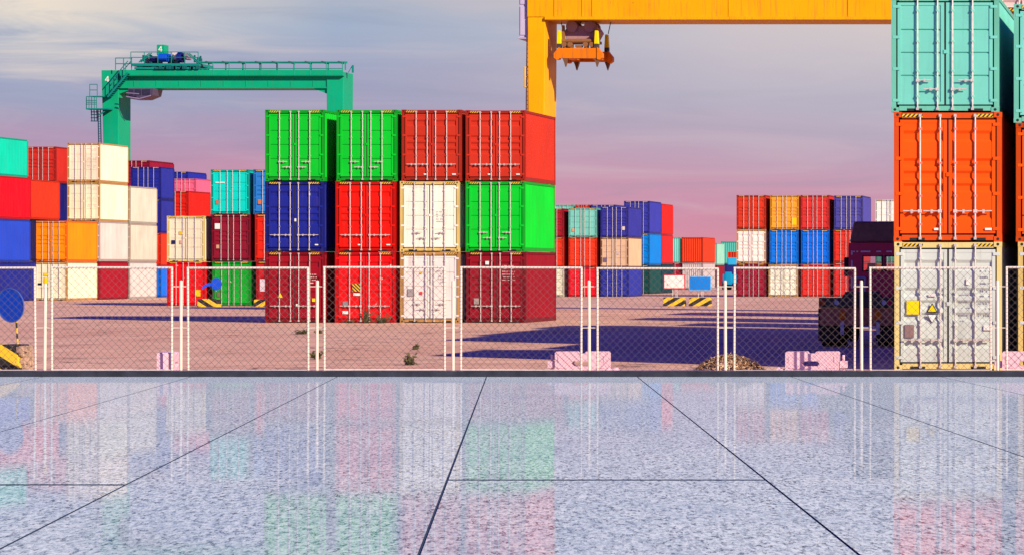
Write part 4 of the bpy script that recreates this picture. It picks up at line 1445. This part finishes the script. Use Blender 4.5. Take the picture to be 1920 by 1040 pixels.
def digit(parent, s, x, y, z):
    """the figure 4, stencilled in white"""
    q = MB()
    h = s * 0.72
    q.prism([(0.02 * s, 0), (0.13 * s, 0), (0.13 * s, h), (0.02 * s, h)], -0.01, 0)
    q.prism([(-0.30 * s, 0.17 * s), (0.018 * s, 0.17 * s), (0.018 * s, 0.26 * s), (-0.30 * s, 0.26 * s)], -0.01, 0)
    q.prism([(0.132 * s, 0.17 * s), (0.23 * s, 0.17 * s), (0.23 * s, 0.26 * s), (0.132 * s, 0.26 * s)], -0.01, 0)
    q.prism([(-0.30 * s, 0.262 * s), (-0.18 * s, 0.262 * s), (0.018 * s, h * 0.80), (0.018 * s, h)], -0.01, 0)
    put('number', q.mesh('number', [PAINT]), parent, (x, y, z), C(255, 255, 255), 0)


Yg = 262.0
GRN, GRD = C(0, 168, 118), C(10, 135, 120)
X = lambda x: px(x, Yg)
Z = lambda y: pz(y, Yg)
ox = X(420)
gc = root('gantry_crane', (ox, Yg, 0), 'green rubber tyred gantry crane numbered 4 behind the left stacks', 'crane')
GX = lambda x: X(x) - ox
GD = 3.0
q = MB()
q.taper((GX(200), GX(222), 1.3), (GX(190), GX(222), Z(132)), 0, GD)
put('leg', q.mesh('leg', [PAINT], 0.04), gc, color=GRN, wear=4)
q = MB()
q.taper((GX(616), GX(641), 1.3), (GX(612), GX(644), Z(135)), 0, GD)
put('leg', q.mesh('leg', [PAINT], 0.04), gc, color=GRN, wear=4)
q = MB()
q.box(GX(222) + .003, GX(612) - .003, 0.1, GD - 0.1, Z(163), Z(133))
q.box(GX(222) + .003, GX(612) - .003, 0.0, GD, Z(166), Z(163) - 0.002)
for a, sgn in ((GX(222) + .003, 1), (GX(612) - .003, -1)):  # haunches where girder meets leg
    q.prism([(a, Z(166) - .003), (a + sgn * 1.2, Z(166) - .003), (a, Z(176))], 0.2, GD - 0.2)
for k in range(9):                                         # stiffeners
    x = GX(250 + k * 42)
    q.box(x, x + 0.05, 0.07, 0.1, Z(163), Z(150))
put('girder', q.mesh('girder', [PAINT]), gc, color=GRN, wear=4)
q = MB()
q.box(GX(228), GX(646), -0.40, 0.098, Z(143.5), Z(142))
q.box(GX(228), GX(646), -0.44, -0.38, Z(142), Z(132))
put('walkway', q.mesh('walkway', [PAINT]), gc, color=GRN, wear=4)
q = MB()
railing(q, GX(372), GX(645), -0.42, Z(142), 1.08, 1.4, 0.04)
q.box(GX(372), GX(652), -0.30, -0.05, Z(119.5), Z(116))
for k in range(9):
    x = GX(392 + k * 32)
    q.box(x, x + 0.08, -0.3, -0.15, Z(132), Z(119.5))
put('railing', q.mesh('railing', [PAINT]), gc, color=C(20, 150, 125), wear=2)
q = MB()
for k in range(9):
    x = GX(388 + k * 31)
    q = MB()
    q.tube((x, -0.34, Z(117)), (x + 0.5, -0.34, Z(119.5)), 0.09, 6)
    put('cable_loop', q.mesh('cable_loop', [DARK]), gc, wear=0)
# trolley on top
q = MB()
q.box(GX(252), GX(378), -0.6, GD + 0.2, Z(125), Z(120))
q.box(GX(256), GX(372), -0.55, GD, Z(131), Z(127))
for k in range(5):
    x = GX(262 + k * 26)
    q.box(x, x + 0.4, -0.5, 0.2, Z(127), Z(125))
    q.tube((x, -0.3, Z(131.5)), (x, 0.1, Z(131.5)), 0.22, 10)
railing(q, GX(250), GX(376), -0.6, Z(120), 0.95, 1.1, 0.035)
for x0, x1, y0, y1 in ((265, 285, 118, 101), (355, 376, 101, 120)):
    q.tube((GX(x0), -0.6, Z(y0)), (GX(x1), -0.6, Z(y1)), 0.05, 5)
    q.tube((GX(x0 + 4), -0.6, Z(y0)), (GX(x1 + 4), -0.6, Z(y1)), 0.05, 5)
trolley = put('trolley', q.mesh('trolley', [PAINT]), gc, color=GRD, wear=3)
q = MB()
rq = random.Random(11)
for k in range(26):                                        # pipes, brackets and small housings among the machinery
    x = rq.uniform(262, 368)
    w_ = rq.uniform(1.0, 4.0)
    z0_, h_ = rq.uniform(114, 120), rq.uniform(4, 15)
    d_ = rq.uniform(-0.45, 1.6)
    q.box(GX(x), GX(x + w_), d_, d_ + rq.uniform(.1, .5), Z(z0_), Z(z0_ - h_))
for k in range(16):
    x = rq.uniform(258, 372)
    q.box(GX(x), GX(x + rq.uniform(2, 7)), -0.62, -0.3, Z(131), Z(131 - rq.uniform(3, 8)))
put('machinery', q.mesh('machinery', [PAINT]), trolley, color=C(15, 95, 95), wear=5)
for nm, x0, x1, y0, y1, colr, d0 in (('number_board', 293, 308, 104, 84, GRN, 0.1), ('motor', 300, 316, 116, 101, C(10, 80, 200), -0.3), ('winch', 283, 296, 118, 106, C(30, 30, 90), -0.1),
                                     ('control_cabinet', 324, 332, 112, 99, C(225, 205, 205), -0.2), ('motor', 334, 342, 117, 99, C(25, 30, 120), -0.2), ('control_cabinet', 345, 353, 112, 100, C(150, 125, 140), -0.1),
                                     ('winch', 316, 324, 118, 105, C(20, 110, 120), 0.3), ('control_cabinet', 268, 276, 118, 107, C(190, 180, 170), 0.2)):
    q = MB()
    q.box(GX(x0), GX(x1), d0, d0 + 1.0, Z(y0), Z(y1))
    if nm in ('motor', 'winch'):
        q.tube((GX(x0), d0 - 0.05, (Z(y0) + Z(y1)) / 2), (GX(x1), d0 - 0.05, (Z(y0) + Z(y1)) / 2), (Z(y1) - Z(y0)) * 0.42, 12)
    put(nm, q.mesh(nm, [PAINT], 0.03), trolley, color=colr, wear=2)
digit(trolley, 0.62, GX(300.5), 0.08, Z(97))
digit(gc, 0.66, GX(201.5), -0.02, Z(154))
# hanging driver's cab
q = MB()
q.prism([(GX(247), Z(183)), (GX(252), Z(187)), (GX(275), Z(187)), (GX(292), Z(180)), (GX(295), Z(167)), (GX(247), Z(167))], -0.9, 1.4)
cabg = put('driver_cab', q.mesh('driver_cab', [simple('dark_plum_paint', (0.055, 0.045, 0.09), 0.4)], 0.03), gc, wear=0)
for xa, xb in ((249, 257), (260, 271), (274, 288)):
    q = MB()
    q.box(GX(xa), GX(xb), -0.93, -0.88, Z(180), Z(169))
    put('window', q.mesh('window', [simple('tinted_window', (0.02, 0.02, 0.05), 0.1)]), cabg, wear=0)
q = MB()
tube_path(q, [(GX(246), -1.2, Z(183)), (GX(270), -1.2, Z(187)), (GX(292), -1.2, Z(181))], 0.05)
tube_path(q, [(GX(246), -1.2, Z(176)), (GX(270), -1.2, Z(178))], 0.04)
put('cab_rail', q.mesh('cab_rail', [PAINT]), cabg, color=C(150, 130, 160), wear=1)
# stair from the walkway down to the landing on the leg
q = MB()
A, B = (GX(208), -0.8, Z(183)), (GX(246), -0.8, Z(138))
for dy in (0, 0.7):
    q.tube((A[0], A[1] + dy, A[2]), (B[0], B[1] + dy, B[2]), 0.09, 6)
    q.tube((A[0], A[1] + dy, A[2] + 1.0), (B[0], B[1] + dy, B[2] + 1.0), 0.04, 5)
for k in range(14):
    t_ = (k + 0.5) / 14
    x, z = A[0] + (B[0] - A[0]) * t_, A[2] + (B[2] - A[2]) * t_
    q.box(x - 0.13, x + 0.13, -0.78, -0.12, z - 0.02, z + 0.02)
    if k % 3 == 0:
        q.tube((x, -0.8, z), (x, -0.8, z + 1.0), 0.03, 5)
railing(q, GX(220), GX(250), -0.42, Z(132), 1.0, 0.9, 0.04)
put('staircase', q.mesh('staircase', [PAINT]), gc, color=GRD, wear=2)
q = MB()
q.box(GX(170), GX(212), -1.15, -0.05, Z(207), Z(204.5))
q.box(GX(176), GX(200), -1.1, -0.05, Z(183), Z(181.5))
q.tube((GX(193), -0.9, Z(217)), (GX(209), -0.9, Z(206)), 0.07, 6)
railing(q, GX(171), GX(190), -1.12, Z(205), 1.0, 0.5, 0.035)
railing(q, GX(177), GX(191), -1.08, Z(182), 1.0, 0.5, 0.035)
for x in (171, 176, 181, 186):
    q.tube((GX(x), -1.12, Z(205)), (GX(x), -1.12, Z(184)), 0.035, 5)
for y in (190, 197):
    q.tube((GX(170), -1.12, Z(y)), (GX(189), -1.12, Z(y)), 0.035, 5)
put('landing', q.mesh('landing', [PAINT]), gc, color=GRD, wear=2)
q = MB()
for x in (176, 181, 186):
    q.tube((GX(x), -0.6, Z(207)), (GX(x + 1), -0.6, Z(229)), 0.04, 5)
for y in (211, 216, 222, 228):
    q.tube((GX(175), -0.6, Z(y)), (GX(188), -0.6, Z(y)), 0.04, 5)
for dx in (0, 4.5):
    q.tube((GX(186 + dx), -0.3, Z(207)), (GX(193 + dx), -0.3, Z(500)), 0.05, 5)
for k in range(60):
    y = 210 + k * 4.6
    x = 186 + 7 * (y - 207) / 293
    q.tube((GX(x), -0.3, Z(y)), (GX(x + 4.5), -0.3, Z(y)), 0.03, 4)
put('ladder', q.mesh('ladder', [PAINT]), gc, color=C(20, 70, 90), wear=2)
q = MB()
q.tube((GX(650), 0.5, Z(136)), (GX(658), 0.5, Z(122)), 0.03, 5)
q.box(GX(657), GX(660), 0.4, 0.6, Z(136), Z(122))
disc(q, 0.28, -0.03, 0.0, 20)
put('bracket', q.mesh('bracket', [PAINT]), gc, color=GRD, wear=2)
for xa in (211, 628):
    q = MB()
    q.box(GX(xa) - 0.6, GX(xa) + 0.6, -1.2, 4.2, 0.9, 1.9)
    put('sill_beam', q.mesh('sill_beam', [PAINT], 0.05), gc, color=GRN, wear=4)
    for yy in (-0.5, 3.5):
        w_ = put('wheel', WH, gc, (GX(xa), yy, 0.7), wear=0)
        w_.scale = (1.6, 1.4, 1.4)

# yellow crane
Yy = 157.0
YEL, YED = C(255, 172, 0), C(255, 130, 0)
ox2 = px(1330, Yy)
yc = root('gantry_crane', (ox2, Yy, 0), 'yellow gantry crane with a hanging spreader between the front stack and the tall stack', 'crane')
YX = lambda x: px(x, Yy) - ox2
YZ = lambda y: pz(y, Yy)
q = MB()
q.taper((YX(993), YX(1017), 1.2), (YX(989), YX(1022), YZ(33)), 0, 2.9)
put('leg', q.mesh('leg', [PAINT], 0.03), yc, color=YEL, wear=4)
q = MB()
q.taper((YX(1782), YX(1806), 1.2), (YX(1778), YX(1811), YZ(33)), 0, 2.9)
put('leg', q.mesh('leg', [PAINT], 0.03), yc, color=YEL, wear=4)
q = MB()
q.box(YX(989), YX(1811), 0.0, 2.9, YZ(32) + .003, YZ(-30))
q.box(YX(1022) + .01, YX(1778) - .01, -0.15, 3.0, YZ(37.5), YZ(32))
for x in (1039, 1091, 1110, 1366, 1590):                   # splice plates
    q.box(YX(x), YX(x) + 0.05, -0.03, 0.001, YZ(31), YZ(-29))
put('girder', q.mesh('girder', [PAINT]), yc, color=YEL, wear=8)
q = MB()
q.box(YX(972), YX(988.5), 0.2, 1.9, YZ(70), YZ(-20))
q.box(YX(973.5), YX(987), 0.16, 0.2, YZ(8), YZ(-18))
q.box(YX(973.5), YX(987), 0.16, 0.2, YZ(66), YZ(12))
q.box(YX(970), YX(990), 0.1, 2.0, YZ(73), YZ(70.5))
q.box(YX(983), YX(989), 0.4, 1.4, YZ(79), YZ(73))
put('electrical_cabinet', q.mesh('electrical_cabinet', [PAINT], 0.02), yc, color=C(205, 190, 212), wear=2)
q = MB()
for xa, xb in ((985.5, 981), (989, 985)):
    q.tube((YX(xa), 0.3, YZ(80)), (YX(xb), 0.3, YZ(500)), 0.035, 5)
for k in range(52):
    y = 84 + k * 8
    x = 985.5 - 4.5 * (y - 80) / 420
    q.tube((YX(x), 0.3, YZ(y)), (YX(x + 3.8), 0.3, YZ(y)), 0.025, 4)
for y in (126, 144, 163):
    q.box(YX(981), YX(990), 0.1, 0.5, YZ(y + 1), YZ(y - 1))
tube_path(q, [(YX(983), 0.1, YZ(126)), (YX(983), 0.1, YZ(164))], 0.05)
put('ladder', q.mesh('ladder', [PAINT]), yc, color=C(225, 185, 110), wear=4)
for xa in (1005, 1794):
    q = MB()
    q.box(YX(xa) - 0.4, YX(xa) + 0.3, 0.1, 2.8, 0.9, 1.8)
    put('sill_beam', q.mesh('sill_beam', [PAINT], 0.05), yc, color=YEL, wear=2)
    for yy in (0.8, 2.1):
        w_ = put('wheel', WH, yc, (YX(xa), yy, 0.6), wear=0)
        w_.scale = (1.4, 1.2, 1.2)
# spreader hanging below the girder, seen end on (it runs back along the stacks)
S0, S1 = 0.2, 3.3
SPC, SPD = C(240, 125, 10), C(175, 130, 130)
spr = q = MB()
q.box(YX(1044), YX(1121), S0, S0 + 0.35, YZ(109), YZ(90))
q.box(YX(1044), YX(1121), S1 - 0.35, S1, YZ(109), YZ(90))
q.box(YX(1052), YX(1068), S0 + .351, S1 - .351, YZ(107), YZ(92))
q.box(YX(1098), YX(1114), S0 + .351, S1 - .351, YZ(107), YZ(92))
for yy in (S0, S1 - 0.35):
    for xa, xb, xc in ((1037, 1047, 1044), (1128, 1118, 1121)):
        q.prism([(YX(xa), YZ(108)), (YX(xa), YZ(100)), (YX(xb), YZ(88)), (YX(xb), YZ(111)), ((YX(xa) + YX(xb)) / 2, YZ(112))], yy - 0.05, yy + 0.40)
spo = put('spreader', q.mesh('spreader', [PAINT]), yc, color=SPC, wear=8)
for yy in (S0, S1 - 0.3):
    for x in (1058, 1117):
        q = MB()
        q.prism([(YX(x - 5), YZ(109.5)), (YX(x + 5), YZ(109.5)), (YX(x + 3), YZ(116)), (YX(x), YZ(125)), (YX(x - 2), YZ(117))], yy, yy + 0.3)
        put('flipper', q.mesh('flipper', [PAINT]), spo, color=C(120, 85, 60), wear=5)
for yy in (S0 + 0.02, S1 - 0.4):
    for x in (1046, 1116):
        q = MB()
        q.taper((YX(x - 4), YX(x + 4), YZ(82)), (YX(x - 2.5), YX(x + 2.5), YZ(57)), yy, yy + 0.35)
        put('guide_post', q.mesh('guide_post', [PAINT], 0.02), spo, color=C(255, 225, 0), wear=2)
        q = MB()
        q.box(YX(x - 4), YX(x + 4), yy + .02, yy + 0.33, YZ(90) + .003, YZ(82) - .003)
        put('hydraulic_box', q.mesh('hydraulic_box', [DARK]), spo, wear=0)
q = MB()
yy0, yy1 = 0.9, 2.1
q.prism([(YX(1056), YZ(72)), (YX(1110), YZ(72)), (YX(1118), YZ(58)), (YX(1112), YZ(49)), (YX(1096), YZ(46)), (YX(1066), YZ(46)), (YX(1056), YZ(50)), (YX(1050), YZ(58))], yy0, yy1)
for x in (1066, 1100):
    q.tube((YX(x), yy0 - 0.15, YZ(48)), (YX(x), yy0 + 0.1, YZ(48)), 0.30, 18)
    q.tube((YX(x), yy1 - 0.15, YZ(48)), (YX(x), yy1 + 0.1, YZ(48)), 0.30, 18)
put('head_block', q.mesh('head_block', [PAINT], 0.03), spo, color=SPD, wear=5)
q = MB()
q.box(YX(1050), YX(1112), 0.6, 2.3, YZ(78), YZ(73))
q.tube((YX(1050), 0.5, YZ(76)), (YX(1114), 0.5, YZ(76)), 0.11, 8)
for x in (1055, 1066, 1095, 1107):
    q.box(YX(x - 3), YX(x + 3), 0.4, 0.9, YZ(90) + .003, YZ(79))
    q.tube((YX(x), 0.3, YZ(83)), (YX(x), 0.5, YZ(83)), 0.13, 10)
for x in (1051, 1113):
    q.taper((YX(x - 3), YX(x + 3), YZ(73)), (YX(x - 2), YX(x + 2), YZ(46)), 0.6, 0.8)
q.box(YX(1076), YX(1088), 0.3, 0.7, YZ(88), YZ(84))
put('lifting_frame', q.mesh('lifting_frame', [PAINT]), spo, color=C(150, 100, 60), wear=6)
for x, x2, yy in ((1062, 1061, yy0 - .05), (1070, 1071, yy0 - .05), (1096, 1095, yy0 - .05), (1104, 1105, yy0 - .05), (1082, 1082, yy0), (1064, 1064, yy1), (1102, 1102, yy1), (1044, 1040, 1.6), (1129, 1134, 1.6)):
    q = MB()
    q.tube((YX(x), yy, YZ(48 if 1050 < x < 1120 else 60)), (YX(x2), yy, YZ(36)), 0.024, 5)
    put('hoist_rope', q.mesh('hoist_rope', [DARK]), spo, wear=0)
